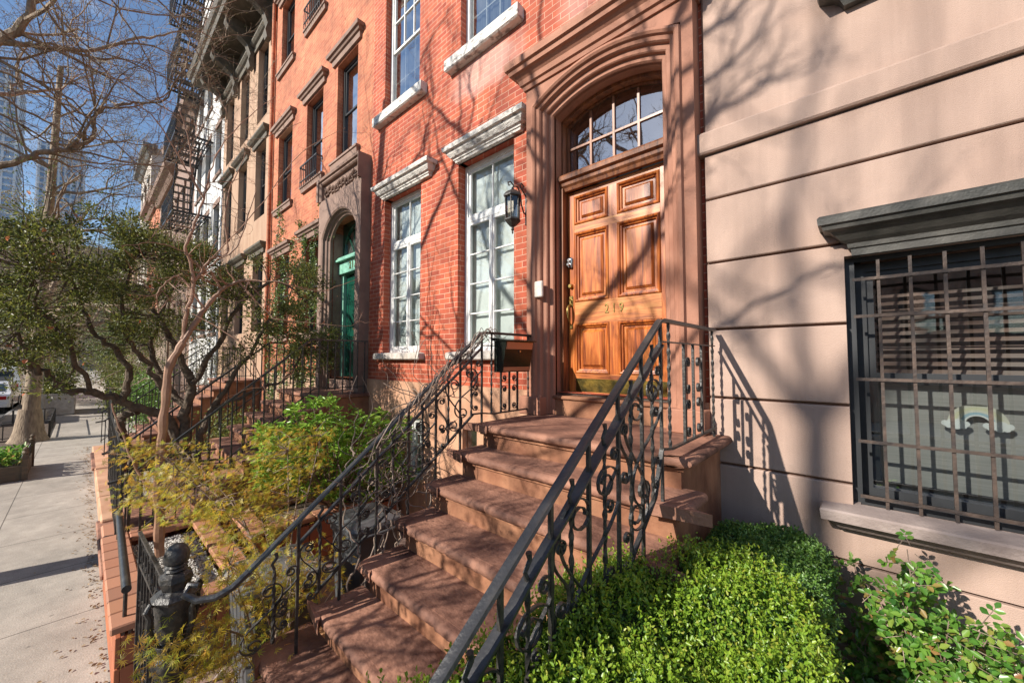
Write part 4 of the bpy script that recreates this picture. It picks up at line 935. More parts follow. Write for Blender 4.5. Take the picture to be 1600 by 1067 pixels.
kind(MB().box(-5.80, -5.17, -1.74, -.26, .40, .47).build('planter_soil', m_soil), 'stuff')
gb = thing('planter_bar', 'horizontal black iron tube rail on short posts over the pavement planter', 'rail', (-5, -2.93, .54))
MB().tube([(-3.98, -2.935, .79), (-6.02, -2.885, .79)], .028, 12).build('tube', m_ironl, gb, True)
MB().lathe([(.013, .53), (.013, .79)], -4.12, -2.93, 8).build('post', m_iron, gb); MB().lathe([(.013, .53), (.013, .79)], -5.9, -2.89, 8).build('post', m_iron, gb)
# ornate newel
nw = thing('newel_post', 'ornate black cast iron newel post at the foot of the left stair railing', 'newel post', (-2.74, -2.83, 0))
pf_ = [(.075, .0), (.075, .25), (.055, .28), (.045, .32), (.05, .6), (.045, .78), (.06, .80), (.082, .83), (.088, .87), (.075, .905), (.055, .92), (.05, .935), (.07, .95), (.075, .97), (.06, .985), (.062, 1.0), (.08, 1.08), (.085, 1.15), (.09, 1.19)]
MB().lathe(pf_, -2.74, -2.83, 22).build('shaft', m_iron, nw, True)
MB().lathe([(.10, 1.19), (.105, 1.205), (.085, 1.225), (.06, 1.24), (.065, 1.26), (.075, 1.285), (.07, 1.31), (.045, 1.325)], -2.74, -2.83, 8).build('capital', m_iron, nw)
MB().lathe([(.04, 1.325), (.05, 1.335), (.042, 1.345), (.052, 1.355), (.042, 1.365), (.054, 1.375), (.058, 1.40), (.05, 1.43), (.034, 1.455), (.012, 1.465)], -2.74, -2.83, 14).build('finial', m_iron, nw, True)
for a in range(4):
    cv = MB()
    an = a*math.pi/2+.5; cx_, sx_ = math.cos(an), math.sin(an)
    q = lambda r_, z: (-2.74+r_*cx_, -2.83+r_*sx_, z)
    cv.tube([q(.07, .98), q(.10, 1.02), q(.12, 1.09), q(.115, 1.15), q(.135, 1.19), q(.12, 1.215), q(.105, 1.20)], [.008, .013, .016, .015, .014, .011, .007], 8)
    cv.build('scroll_bracket', m_iron, nw, True)
# gate between newel and planter
def picket(root, pts, z0, z1, sp, mat=m_iron, th=.007, rails_=(.1, .92), spear=False, scrolls=False):
    pts = [np.array(p, float) for p in pts]; tot = 0; mbr = MB(); cnt = 0
    for a, b in zip(pts, pts[1:]):
        L = np.linalg.norm(b-a); u = (b-a)/L; zr_ = lambda f: z0+(z1-z0)*f
        for f in rails_: MB().tube([(*a, zr_(f)), (*b, zr_(f))], .014, 4).build('rail', mat, root)
        n = int(L/sp)
        for i in range(n+1):
            p = a+u*min(L, i*sp+.001); big = (i % 10 == 0 or i == n)
            mb = MB(); r_ = th*2.0 if big else th
            mb.box(p[0]-r_, p[0]+r_, p[1]-r_, p[1]+r_, z0-(.0 if not big else z0-.0), z1-(.0 if spear else (z1-z0)*(1-rails_[-1])))
            if spear: mb.lathe([(r_, z1), (.018, z1+.02), (.004, z1+.08)], p[0], p[1], 6)
            if cnt < 98: mb.build('post' if big else 'picket', mat, root)
            cnt += 1
gt_ = thing('iron_gate', 'low black iron gate with scrolls between the newel post and the gravel planter', 'gate', (-3.4, -2.86, 0))
picket(gt_, [(-2.86, -2.84), (-3.94, -2.88)], .08, 1.22, .11, rails_=(.03, .80, .97))
for i in range(9): scroll(gt_, 'S', -2.92-.11*i, -2.842-.004*i, .55, .5, flip=1 if i % 2 else -1, vaxis='x', wid=1.0)
for i in range(9): scroll(gt_, 'C', -2.92-.11*i, -2.842-.004*i, 1.09, .14, flip=1 if i % 2 else -1, vaxis='x')
# bins
def wheelie(label, x0, x1, y0, y1, h, lidm, group='dustbins in the paved yard'):
    r_ = thing('dustbin', label, 'dustbin', ((x0+x1)/2, (y0+y1)/2, 0), group)
    xm, ym = (x0+x1)/2, (y0+y1)/2; hx, hy = (x1-x0)/2, (y1-y0)/2
    def ring(s_, z): return [(xm+sx*hx*s_, ym+sy*hy*s_, z) for sx, sy in ((-1, -.8), (-.8, -1), (.8, -1), (1, -.8), (1, .8), (.8, 1), (-.8, 1), (-1, .8))]
    loft(MB(), [ring(.78, .02), ring(.80, .05), ring(.94, h-.12), ring(.94, h-.1), ring(1.0, h-.1), ring(1.0, h-.05)]).build('body', m_bin, r_)
    loft(MB(), [ring(1.05, h-.048), ring(1.06, h-.015), ring(1.0, h+.01), ring(.7, h+.035), ring(.45, h+.03)]).build('lid', lidm, r_)
    MB().tube([(x1+.03, y0+.05, h-.06), (x1+.06, ym, h-.05), (x1+.03, y1-.05, h-.06)], .013, 8).build('handle', m_bin, r_, True)
    return r_
wheelie('grey plastic dustbin with a faded slab lid, nearest the gravel planter', -3.8, -3.2, -2.4, -1.85, .80, m_slate)
wheelie('grey wheeled dustbin with a rounded lid tucked beside the stoop wall', -3.9, -3.35, -1.55, -1.05, .92, m_bin)
MB().box(-2.83, -2.60, -2.2, -1.75, .005, .62, .01).build('board', m_ply)
tag(bpy.data.objects['board'], 'tan upright board leaning by the foot of the stoop', 'board')

# ---- neighbour stoop and rails
def stoop2(label, xa, xb):
    r_ = thing('side_stoop', label, 'steps', ((xa+xb)/2, -1.5, 0))
    for k in range(10):
        z = 1.893-.19*k; yf = -.80-.245*k; yb = -.02 if k == 0 else -.80-.245*(k-1)
        MB().box(xa, xb, yf, yb+.04 if k else yb, z-.06, z-k*.0004, .012).build('tread', m_stone, r_)
        MB().box(xa+.04, xb-.04, yf+.04, yb+(.03 if k else 0), .002, z-.061).build('riser', m_stonef, r_)
    return r_
ns = stoop2('brown stone stoop leading up to the green door', -8.02, -5.98)
def rail2(label, x):
    r_ = thing('iron_handrail', label, 'railing', (x, -1.5, 0))
    zr = lambda y: 2.73 if y > -.95 else 2.73-(-.95-y)*.84
    MB().planar([(x, -.08, 2.73), (x, -.95, 2.73), (x, -2.85, zr(-2.85)), (x, -2.98, zr(-2.85)-.02)], (1, 0, 0), [(-.012, -.02), (.012, -.02), (.012, .02), (-.012, .02)]).build('handrail', m_ironl, r_)
    MB().planar([(x, -.08, 2.0), (x, -.9, 2.0), (x, -2.85, 2.0-1.95*.80)], (1, 0, 0), [(-.007, -.008), (.007, -.008), (.007, .008), (-.007, .008)]).build('bottom_rail', m_iron, r_)
    y = -.12
    i = 0
    while y > -2.9:
        zt = zr(y); zb_ = 1.89 if y > -.8 else 1.893-(-.8-y)*.776
        MB().box(x-.008, x+.008, y-.008, y+.008, zb_ if i % 3 == 0 else zb_+.08, zt-.008).build('baluster', m_iron, r_); y -= .118; i += 1
    return r_
n1 = rail2('plain black iron handrail with square balusters on the near side of the green-door stoop', -6.02)
n2 = rail2('plain black iron handrail on the far side of the green-door stoop', -7.93)
dup(ns, (-5.9, 0, 0), 'brown stone stoop in front of the tan brownstone')
dup(n1, (-5.9, 0, 0), 'plain black handrail on the near side of the brownstone stoop beyond the green door')
dup(n2, (-5.9, 0, 0), 'plain black handrail on the far side of the brownstone stoop beyond the green door')
# fences and kerbs
kb = thing('stone_curb', 'low orange-brown stone curb blocks under the near yard fence', 'curb', (-9, -2.85, 0))
for a, b, hh in ((-6.75, -6.15, .16), (-7.7, -6.85, .2), (-9.2, -7.85, .22), (-11.6, -9.3, .2), (-14.9, -11.8, .18)): MB().box(a, b, -2.965-(a+6)*.025*0-.0+(-6.2-b)*.028*-1*0, -2.70, .002, hh, .02).build('block', m_terrac if a > -9 else m_base, kb)
fn = thing('iron_fence', 'black iron picket fence along the pavement beyond the gravel planter', 'fence', (-10, -2.8, 0))
picket(fn, [(-6.2, -2.86), (-10.6, -2.80)], .2, 1.38, .085, rails_=(.04, .16, .84, 1.0))
picket(fn, [(-10.6, -2.80), (-15.0, -2.66)], .2, 1.38, .15, rails_=(.04, 1.0))
f2 = thing('iron_fence', 'black iron side fence running from the pavement to the house past the green door', 'fence', (-15, -1.5, 0))
picket(f2, [(-15.0, -2.62), (-15.0, -.3)], .12, 1.42, .13, rails_=(.04, 1.0))
f3 = thing('iron_fence', 'black iron cross fence between the near stoop of the green door and the gravel planter', 'fence', (-6.2, -2.5, 0))
picket(f3, [(-6.14, -2.8), (-6.14, -2.02)], .02, 1.3, .1, rails_=(.04, .9, 1.0))
f4 = thing('iron_fence', 'black iron fence on the pavement line of the farther yards', 'fence', (-24, -2.4, 0))
picket(f4, [(-19.5, -2.5), (-34, -2.2)], .1, 1.3, .3, rails_=(.04, 1.0), th=.012)
# raised bed at right
bd = thing('raised_bed', 'low stone-edged soil bed under the box hedge at the right of the stoop', 'garden bed', (1, -1.6, 0))
MB().box(-.655, 3.2, -3.0, -2.85, .003, .5, .01).build('edge', m_base, bd); MB().box(-.655, 3.2, -2.85, -.06, .003, .42).build('soil', m_soil, bd)

# ---------------------------------------------------------------- trees
def smooth_pts(P, n=5):
    P = [np.array(p, float) for p in P]; P = [2*P[0]-P[1]]+P+[2*P[-1]-P[-2]]; out = []
    for i in range(1, len(P)-2):
        for k in range(n):
            t = k/n; a, b, c, d_ = P[i-1:i+3]
            out.append(.5*((2*b)+(-a+c)*t+(2*a-5*b+4*c-d_)*t*t+(-a+3*b-3*c+d_)*t**3))
    out.append(P[-2]); return out
def limb(mb, P, r0, r1, k=8, n=5, wob=0, rng=None, pw=1.):
    Q = smooth_pts(P, n)
    if wob and rng is not None: Q = [q+rng.normal(size=3)*wob*(0 if i in (0,) else 1) for i, q in enumerate(Q)]
    N = len(Q); R = [r0+(r1-r0)*(i/(N-1))**pw for i in range(N)]
    if wob: R = [r*(1+.12*math.sin(i*1.7+r0*99)) for i, r in enumerate(R)]
    mb.tube(Q, R, k); return Q
def sprout(mb, rng, p, d, r, L, depth, tips, up=.12, wander=.28, kids=(3, 5), ang=.75, shrink=.62, ok=None):
    n = 4 if depth > 1 else 3; pts = [np.array(p)]; dd = nrm(d)
    for i in range(n):
        dd = nrm(dd+rng.normal(size=3)*wander+np.array([0, 0, up])); pts.append(pts[-1]+dd*L/n)
    if ok is not None and not ok(pts[-1]): return
    r1 = r*.55 if depth > 0 else r*.3
    mb.tube(pts, [r+(r1-r)*i/n for i in range(n+1)], 6 if r > .03 else (4 if r > .009 else 3), cap=False)
    if depth == 0: tips.append((pts[-1], dd)); tips.append((pts[1], dd)); return
    kq = rng.integers(kids[0], kids[1]+1)
    for j in range(kq):
        t = rng.uniform(.25, 1.0) if j else 1.0
        i = min(n-1, int(t*n)); f = t*n-i; q = pts[i]+(pts[i+1]-pts[i])*f
        a = rng.uniform(.35, 1.0)*ang; ax = nrm(np.cross(dd, rng.normal(size=3))); nd = dd*math.cos(a)+ax*math.sin(a)
        sprout(mb, rng, q, nd, max(.0022, r1*rng.uniform(.6, .95)), L*shrink*rng.uniform(.75, 1.2), depth-1, tips, up, wander, kids, ang, shrink, ok)
def bud_leaves(tips, rng, n_each, L, Wd, spread, mat, name, parent):
    P = np.array([t[0] for t in tips]); D = np.array([t[1] for t in tips]); P = np.repeat(P, n_each, 0)+rng.normal(size=(len(P)*n_each, 3))*spread; D = np.repeat(D, n_each, 0)+rng.normal(size=P.shape)*.8
    V, F = leaves_geo(P, D, rng.uniform(.6, 1.2, len(P))*L, rng.uniform(.6, 1.2, len(P))*Wd, rng); return np_mesh(name, V, F, mat, parent)
# near street tree: trunk outside the frame, limbs reaching over it and shading the brick front
rng = np.random.default_rng(21)
ta = thing('street_tree', 'bare street tree whose brown limbs reach in at the upper left of the view', 'tree', (-7.6, -5.15, 0))
tk = MB(); br = MB(); tips = []
tz = limb(tk, [(-7.6, -5.15, -.02), (-7.58, -5.12, .5), (-7.66, -5.1, 2.2), (-7.62, -5.18, 3.8), (-7.6, -5.15, 5.0), (-7.5, -5.2, 6.6), (-7.45, -5.25, 8.2), (-7.3, -5.4, 10)], .26, .08, 12, pw=.8)
okA = lambda p: not (p[0] > -5.0 and p[1] > -3.5) and p[1] < -1.2 and p[2] > 3.8
mains = [([(-7.6, -5.15, 3.9), (-7.3, -4.6, 4.45), (-7.05, -3.88, 4.6), (-7.0, -3.62, 4.82), (-7.0, -3.38, 4.98), (-7.0, -3.2, 5.2), (-7.02, -3.22, 5.46), (-6.95, -3.0, 5.68), (-6.9, -2.78, 5.8)], .042),
         ([(-7.6, -5.15, 4.9), (-7.3, -4.5, 5.7), (-7.0, -3.89, 5.98), (-7.0, -3.6, 6.08), (-7.0, -3.2, 6.33), (-7.1, -2.8, 6.78), (-7.2, -2.5, 7.1)], .036),
         ([(-7.6, -5.15, 4.6), (-7.2, -4.4, 5.5), (-7.0, -3.95, 5.92), (-6.9, -3.68, 6.5), (-6.8, -3.3, 7.3), (-6.6, -3.0, 8.1)], .065),
         ([(-7.58, -5.15, 5.4), (-7.0, -5.4, 6.6), (-6.2, -5.6, 7.6), (-5.4, -5.6, 8.7)], .08),
         ([(-7.5, -5.15, 6.4), (-8.1, -5.5, 7.4), (-8.9, -5.6, 8.4), (-9.4, -5.3, 9.3)], .07),
         ([(-7.5, -5.2, 6.9), (-7.2, -5.8, 8.2), (-6.6, -6.1, 9.2)], .06),
         ([(-7.5, -5.2, 5.2), (-8.4, -4.6, 5.9), (-9.2, -4.1, 6.3), (-10.0, -3.7, 7.0)], .06)]
for pxs in (((30, -40), (110, 60), (190, 130), (260, 172), (330, 205), (400, 216), (470, 190)), ((40, -60), (160, 5), (260, 25), (330, 12), (420, -20)), ((-40, 90), (80, 150), (150, 195), (215, 265), (230, 320)), ((60, -30), (120, 60), (190, 92), (280, 135), (350, 185)),
            ((-30, 130), (70, 190), (140, 215), (230, 225), (300, 215)), ((150, -30), (200, 40), (240, 110), (250, 180)), ((-20, 30), (60, 100), (100, 170), (130, 250)), ((230, -20), (290, 50), (320, 110), (330, 170))):
    mains.append(([tuple(at(u, v, 'x', -6.4-.12*i)) for i, (u, v) in enumerate(pxs)], .012))
for P, r_ in mains:
    Q = limb(br, P, r_, r_*.28, 8, wob=.012, rng=rng)
    for i in range(3, len(Q)):
        if rng.random() < (.30 if r_ > .02 else .6):
            dd = nrm(Q[i]-Q[i-1]); ax = nrm(np.cross(dd, rng.normal(size=3))); nd = dd*.6+ax*.8+np.array([0, 0, .15])
            sprout(br, rng, Q[i], nd, max(.004, r_*.34), rng.uniform(.6, 1.15)*(1 if r_ > .02 else .7), 3 if r_ > .02 else 2, tips, ok=okA, kids=(3, 4))
    sprout(br, rng, Q[-1], Q[-1]-Q[-2], r_*.3, .9, 3, tips, ok=okA)
tk.build('trunk', m_bark, ta, True); br.build('branches', m_bark, ta, True)
bud_leaves(tips, rng, 2, .014, .008, .012, l_bud, 'foliage', ta)
# second street tree behind the camera: its shadow falls over the door and the stucco wall
tb_ = thing('street_tree', 'slim bare street tree on the pavement edge opposite the brick townhouse windows', 'tree', (-2.35, -5.6, 0))
tk = MB(); br = MB(); tips = []; rng = np.random.default_rng(5)
limb(tk, [(-2.35, -5.6, -.02), (-2.33, -5.6, 1.5), (-2.4, -5.62, 3.5), (-2.3, -5.58, 5.0), (-2.28, -5.6, 5.9)], .085, .045, 10)
okB = lambda p: p[1] < -3.7 and p[2] > 2.5
for P, r_ in (([(-2.28, -5.6, 5.85), (-2.7, -5.5, 6.3), (-3.2, -5.3, 6.8), (-3.5, -5.3, 7.5), (-4.1, -5.3, 8.6)], .045), ([(-2.28, -5.6, 5.85), (-2.0, -5.6, 6.4), (-1.5, -5.6, 6.8), (-1.1, -5.7, 7.5), (-.9, -5.6, 8.4)], .045),
              ([(-2.3, -5.6, 5.6), (-2.35, -5.7, 6.8), (-2.2, -5.6, 8.0), (-2.4, -5.6, 9.5)], .05), ([(-2.36, -5.6, 4.6), (-2.9, -5.3, 5.0), (-3.4, -5.0, 5.4), (-4.3, -4.6, 5.9)], .035), ([(-2.3, -5.6, 4.9), (-1.7, -5.3, 5.3), (-1.0, -5.2, 5.5), (-.3, -5.2, 6.0)], .035),
              ([(-2.35, -5.6, 3.9), (-2.9, -5.6, 4.5), (-3.6, -5.3, 4.8), (-4.4, -5.0, 5.0)], .035), ([(-2.35, -5.6, 3.0), (-2.9, -5.2, 3.3), (-3.5, -4.8, 3.4), (-4.3, -4.5, 3.8)], .03), ([(-2.35, -5.6, 3.2), (-2.1, -5.1, 3.5), (-1.8, -4.7, 3.7), (-1.3, -4.4, 4.3)], .025), ([(-2.35, -5.6, 3.5), (-3.1, -5.4, 3.9), (-4.2, -5.2, 4.0), (-5.2, -5.0, 4.5)], .03), ([(-2.3, -5.6, 7.4), (-3.2, -5.8, 8.4), (-4.2, -5.8, 9.4), (-5.0, -5.6, 10.2)], .035)):
    Q = limb(br, P, r_*1.15, r_*.42, 7, wob=.01, rng=rng)
    for i in range(3, len(Q)):
        if rng.random() < .5:
            dd = nrm(Q[i]-Q[i-1]); ax = nrm(np.cross(dd, rng.normal(size=3))); sprout(br, rng, Q[i], dd*.6+ax*.8, r_*.62, rng.uniform(.5, .95), 3, tips, ok=okB, kids=(3, 4))
    sprout(br, rng, Q[-1], Q[-1]-Q[-2], r_*.4, .9, 3, tips, ok=okB, kids=(2, 4))
tk.build('trunk', m_bark, tb_, True); br.build('branches', m_bark, tb_, True); bud_leaves(tips, rng, 2, .02, .012, .015, l_bud, 'foliage', tb_)
tb_.location.x -= 1.75
# unseen young leafing tree, added to throw fine dapple on the lower steps
ty = thing('added_dapple_tree', 'unseen young kerbside tree in leaf, added to dapple the lower steps', 'tree', (-3.0, -4.95, 0)); tk = MB(); br = MB(); tips = []; rng = np.random.default_rng(23)
Q = limb(tk, [(-3.0, -4.95, -.02), (-3.0, -4.95, 1.0), (-2.98, -4.93, 2.0), (-3.0, -4.95, 3.2)], .035, .012, 8)
okY = lambda p: p[1] < -3.9
for q in Q[5:]:
    for k in range(3):
        a = rng.uniform(0, 6.28); sprout(br, rng, q, np.array([math.cos(a), math.sin(a), rng.uniform(.1, .7)]), .011, rng.uniform(.4, .75), 2, tips, ok=okY, kids=(3, 4))
tk.build('trunk', m_barkt, ty, True); br.build('branches', m_twig, ty); bud_leaves(tips, rng, 5, .035, .022, .05, l_shrub, 'foliage', ty)
# tall tree across the road: its crown throws the soft wide shadows on the stucco wall
td = thing('street_tree', 'tall bare tree on the opposite pavement facing the stucco house', 'tree', (-4.9, -15.5, 0)); tk = MB(); br = MB(); tips = []; rng = np.random.default_rng(19)
limb(tk, [(-4.9, -15.5, -.02), (-4.9, -15.5, 3), (-5.0, -15.5, 7), (-4.85, -15.5, 10.2), (-4.8, -15.5, 11.6)], .2, .085, 10)
for P, r_ in (([(-4.8, -15.5, 11.5), (-5.3, -15.5, 12.2), (-6.0, -15.4, 12.9), (-6.8, -15.2, 14)], .06), ([(-4.8, -15.5, 11.5), (-4.3, -15.5, 12.3), (-3.6, -15.6, 12.8), (-3.0, -15.6, 13.8)], .06), ([(-4.8, -15.5, 11.5), (-4.9, -15.5, 12.8), (-4.7, -15.5, 14.2), (-4.9, -15.5, 15.6)], .055),
              ([(-4.9, -15.5, 10.6), (-5.6, -15.3, 11.0), (-6.6, -15.2, 11.9)], .045), ([(-4.9, -15.5, 10.3), (-4.1, -15.3, 10.8), (-3.2, -15.2, 11.2), (-2.6, -15.2, 12.0)], .045), ([(-4.95, -15.5, 9.3), (-5.8, -15.4, 9.9), (-6.9, -15.3, 10.3)], .04)):
    Q = limb(br, P, r_, r_*.35, 7, wob=.015, rng=rng)
    for i in range(3, len(Q)):
        if rng.random() < .4: dd = nrm(Q[i]-Q[i-1]); ax = nrm(np.cross(dd, rng.normal(size=3))); sprout(br, rng, Q[i], dd*.6+ax*.8, r_*.45, rng.uniform(.7, 1.3), 2, tips, kids=(2, 3))
    sprout(br, rng, Q[-1], Q[-1]-Q[-2], r_*.4, 1.2, 3, tips, kids=(2, 3))
tk.build('trunk', m_bark, td, True); br.build('branches', m_bark, td, True)
# kerbside tree in view with its iron guard
rng = np.random.default_rng(8)
def street_tree(label, x, y, h, r, seed, dens=.55, depth=4, leaves=None, lean=(0, 0), group='street trees along the kerb', lim=6):
    t_ = thing('street_tree', label, 'tree', (x, y, 0), None); rng = np.random.default_rng(seed); tk = MB(); br = MB(); tips = []
    Q = limb(tk, [(x, y, -.05), (x, y, .25), (x+.02, y+.02, .8), (x+lean[0]*.4, y+lean[1]*.4, h*.35), (x+lean[0]*.7, y+lean[1]*.7, h*.65), (x+lean[0], y+lean[1], h)], r, r*.22, 12, pw=.75)
    # root flare
    tk.lathe([(r*1.45, -.02), (r*1.2, .12), (r*1.02, .3), (r*.9, .6), (r*.75, .95)], x, y, 14)
    for i in range(len(Q)):
        if Q[i][2] > h*.24:
            for k in range(rng.integers(1, 3)):
                a = rng.uniform(0, 6.28); dd = np.array([math.cos(a), math.sin(a), rng.uniform(.15, .9)]); hh = Q[i][2]/h
                L_ = rng.uniform(1.4, 2.4)*(1.15-.6*hh)*h/9; L0 = Q[i]+dd*L_
                sprout(br, rng, Q[i], dd, r*.34*(1.2-hh), L_, depth, tips, wander=.3, kids=(3, 4), shrink=.66)
    tk.build('trunk', m_bark, t_, True); br.build('branches', m_bark, t_)
    if leaves: bud_leaves(tips, rng, leaves[0], leaves[1], leaves[1]*.5, leaves[2], leaves[3], 'leaves', t_)
    return t_
street_tree('thick-trunked bare street tree inside the low iron guard at the left', -18.4, -4.2, 11.5, .30, 31, leaves=(2, .04, .05, l_bud), lean=(.2, .25))
pg = thing('tree_guard', 'low black iron guard round the pit of the thick street tree', 'tree guard', (-21, -4.4, 0))
picket(pg, [(-18.75, -3.82), (-18.75, -5.1)], .05, .52, .22, rails_=(.1, 1.), th=.012); picket(pg, [(-18.75, -3.82), (-23.4, -3.86)], .05, .52, .25, rails_=(.1, 1.), th=.012); picket(pg, [(-23.4, -3.86), (-23.4, -5.1)], .05, .52, .25, rails_=(.1, 1.), th=.012)
kind(MB().box(-23.4, -18.75, -5.1, -3.84, .002, .03).build('tree_pit_soil', m_soil), 'stuff')
kind(MB().quad((-18.7, -4.9, .006), (-16.4, -4.9, .006), (-16.6, -4.1, .006), (-18.7, -4.0, .006)).build('bare_earth', m_soil), 'structure')
for i, (x, y, h, s_, lb) in enumerate(((-31, -4.7, 9, 3, 'slender bare street tree beyond the concrete planter'), (-43, -4.6, 10, 4, 'bare street tree halfway down the street'), (-57, -4.4, 10, 5, 'distant bare street tree near the end of the pavement'), (-78, -3.6, 11, 6, 'farthest bare street tree closing the view'),)):
    street_tree(lb, x, y, h, .2, s_, depth=3, leaves=(3, .10, .15, l_ivy if i == 1 else l_bud))
for i, (x, y, h, s_, lb) in enumerate(((-27, -1.6, 5.0, 13, 'small bare yard tree in front of the far townhouses'), (-37, -1.4, 6, 14, 'second bare yard tree in front of the far townhouses'), (-52, -1.2, 7, 15, 'bare yard tree by the last house of the row'))):
    street_tree(lb, x, y, h, .1, s_, depth=3, leaves=(4, .09, .12, l_ivy))

for i, (x, y, h, s_, lb, dp) in enumerate(((-15.5, -1.5, 5.2, 51, 'twiggy olive yard tree just behind the side fence', 4), (-21.5, -1.9, 7.0, 52, 'taller twiggy yard tree before the white brick building', 4), (-26.5, -4.75, 7.5, 53, 'olive-leaved street tree beside the pale lamp post', 4), (-36, -4.6, 8.5, 54, 'second olive-leaved street tree beyond the lamp post', 3))):
    street_tree(lb, x, y, h, .09 if i < 2 else .15, s_, depth=dp, leaves=(2, .06 if i < 2 else .08, .08, l_ever))
# evergreen tree in the neighbour's yard
rng = np.random.default_rng(77)
ev = thing('evergreen_tree', 'gnarled multi-stemmed evergreen tree with small dark leaves in front of the green-door house', 'tree', (-7.6, -2.2, 0))
tk = MB()
Xp = -7.3
def px(u, v, x=Xp): return tuple(at(u, v, 'x', x))
stems = [([px(300, 815), px(296, 740), px(288, 690), px(290, 640), px(300, 600), px(280, 560), px(262, 520), px(240, 480)], .085, .03),
         ([px(318, 815, -7.1), px(310, 740, -7.1), px(312, 690, -7.0), px(330, 640, -7.0), px(365, 590, -6.9), px(395, 545, -6.8), px(420, 500, -6.7)], .06, .02),
         ([px(286, 705), px(262, 655), px(225, 640), px(180, 625), px(140, 612), px(95, 605), px(70, 580), px(40, 570)], .07, .02),
         ([px(205, 725, -7.6), px(196, 690, -7.6), px(188, 665, -7.5), px(192, 650, -7.5), px(215, 640, -7.4)], .045, .05),
         ([px(190, 628), px(200, 590), px(185, 550), px(150, 525), px(120, 470), px(105, 420)], .045, .015),
         ([px(262, 620, -7.1), px(230, 570, -7.1), px(200, 530, -7.1), px(190, 470, -7.0), px(210, 400, -7.0)], .04, .012),
         ([px(292, 640, -7.5), px(255, 590, -7.8), px(235, 540, -7.9), px(260, 470, -8.0), px(300, 410, -8.0)], .05, .012),
         ([px(300, 600, -7.2), px(340, 540, -7.0), px(370, 480, -6.7), px(430, 440, -6.5), px(480, 470, -6.3)], .04, .01),
         ([px(330, 640, -7.0), px(400, 610, -6.6), px(450, 590, -6.4), px(480, 540, -6.2)], .03, .008),
         ([px(60, 585, -7.2), px(30, 520, -7.0), px(10, 450, -7.0)], .03, .01),
         ([px(140, 612), px(110, 540, -7.0), px(60, 480, -6.8), px(50, 420, -6.7)], .03, .01)]
skel = []
for P, a, b in stems: skel += limb(tk, P, a, b, 9, wob=.014, rng=rng)[2:]
tk.build('trunk', m_barkd, ev, True)
skel = np.array(skel)
tops = np.interp; lc = LC(); tw = MB(); cl = []
ux = [0, 60, 130, 200, 250, 300, 350, 430, 500, 530]; tv = [345, 330, 320, 345, 350, 360, 395, 410, 425, 470]; bv = [600, 615, 600, 570, 520, 520, 560, 600, 600, 560]
while len(cl) < 400:
    u = rng.uniform(-60, 525); v0, v1 = np.interp(u, ux, tv), np.interp(u, ux, bv); v = rng.uniform(v0, v1)
    if 225 < u < 330 and v > 470 and rng.random() < .7: continue
    if 330 < u < 440 and rng.random() < .45: continue
    if 120 < u < 215 and v > 520 and rng.random() < .8: continue
    if v > 560 and rng.random() < .6: continue
    if math.sin(u*.045+1)*math.sin(v*.05+u*.01) > .25: continue
    x = rng.uniform(-9.0, -6.0) if u < 380 else rng.uniform(-7.6, -5.6)
    p = at(u, v, 'x', x)
    if p[1] > -.12: p[1] = -.15-rng.random()*.2
    cl.append(p)
cl = np.array(cl)
for p in cl:
    j = np.argmin(((skel-p)**2).sum(1)+(skel[:, 2] > p[2]+.3)*.5); q = skel[j]; m_ = (p+q)/2+rng.normal(size=3)*.08
    tw.tube([q, m_, p], [.009, .006, .003], 3, cap=False)
    n = 105; R_ = rng.uniform(.07, .19); dirs = rng.normal(size=(n, 3)); rad = rng.random((n, 1))**.6; P = p+dirs/np.linalg.norm(dirs, axis=1)[:, None]*rad*R_*np.array([1.1, 1.1, .8])
    V, F = leaves_geo(P, dirs+np.array([0, 0, .3]), rng.uniform(.028, .05, n), rng.uniform(.014, .022, n), rng, nrmbias=np.array([0, -.3, .8])); lc.add(V, F)
tw.build('twigs', m_barkd, ev); lc.build('foliage', l_ever, ev)
lc = LC(); sh = MB()
for (u0, v0, u1, v1, x) in ((125, 440, 205, 190, -7.2), (150, 440, 175, 250, -7.5), (35, 400, 12, 150, -6.8), (175, 420, 215, 245, -7.0), (190, 400, 192, 250, -7.4), (60, 360, 85, 200, -7.6), (100, 380, 160, 215, -7.1), (225, 400, 240, 300, -7.0), (415, 480, 440, 330, -6.4), (330, 400, 345, 260, -6.8), (450, 470, 500, 350, -6.2)):
    a, b = at(u0, v0, 'x', x), at(u1, v1, 'x', x+.3); m_ = (a+b)/2+rng.normal(size=3)*.06; Q = limb(sh, [a, m_, b], .007, .002, 4)
    for k in range(110):
        t_ = rng.random(); q = Q[int(t_*(len(Q)-1))]; 
        V, F = leaves_geo(np.array([q+rng.normal(size=3)*.035]), rng.normal(size=(1, 3))+np.array([[0, 0, .6]]), .026, .012, rng); lc.add(V, F)
sh.build('shoots', m_twig, ev); lc.build('shoot_leaves', l_ivy, ev)
V, F = leaves_geo(cl[rng.integers(0, len(cl), 45)]+rng.normal(size=(45, 3))*.2, rng.normal(size=(45, 3)), .06, .04, rng); np_mesh('withered_leaves', V, F, l_orng, ev)

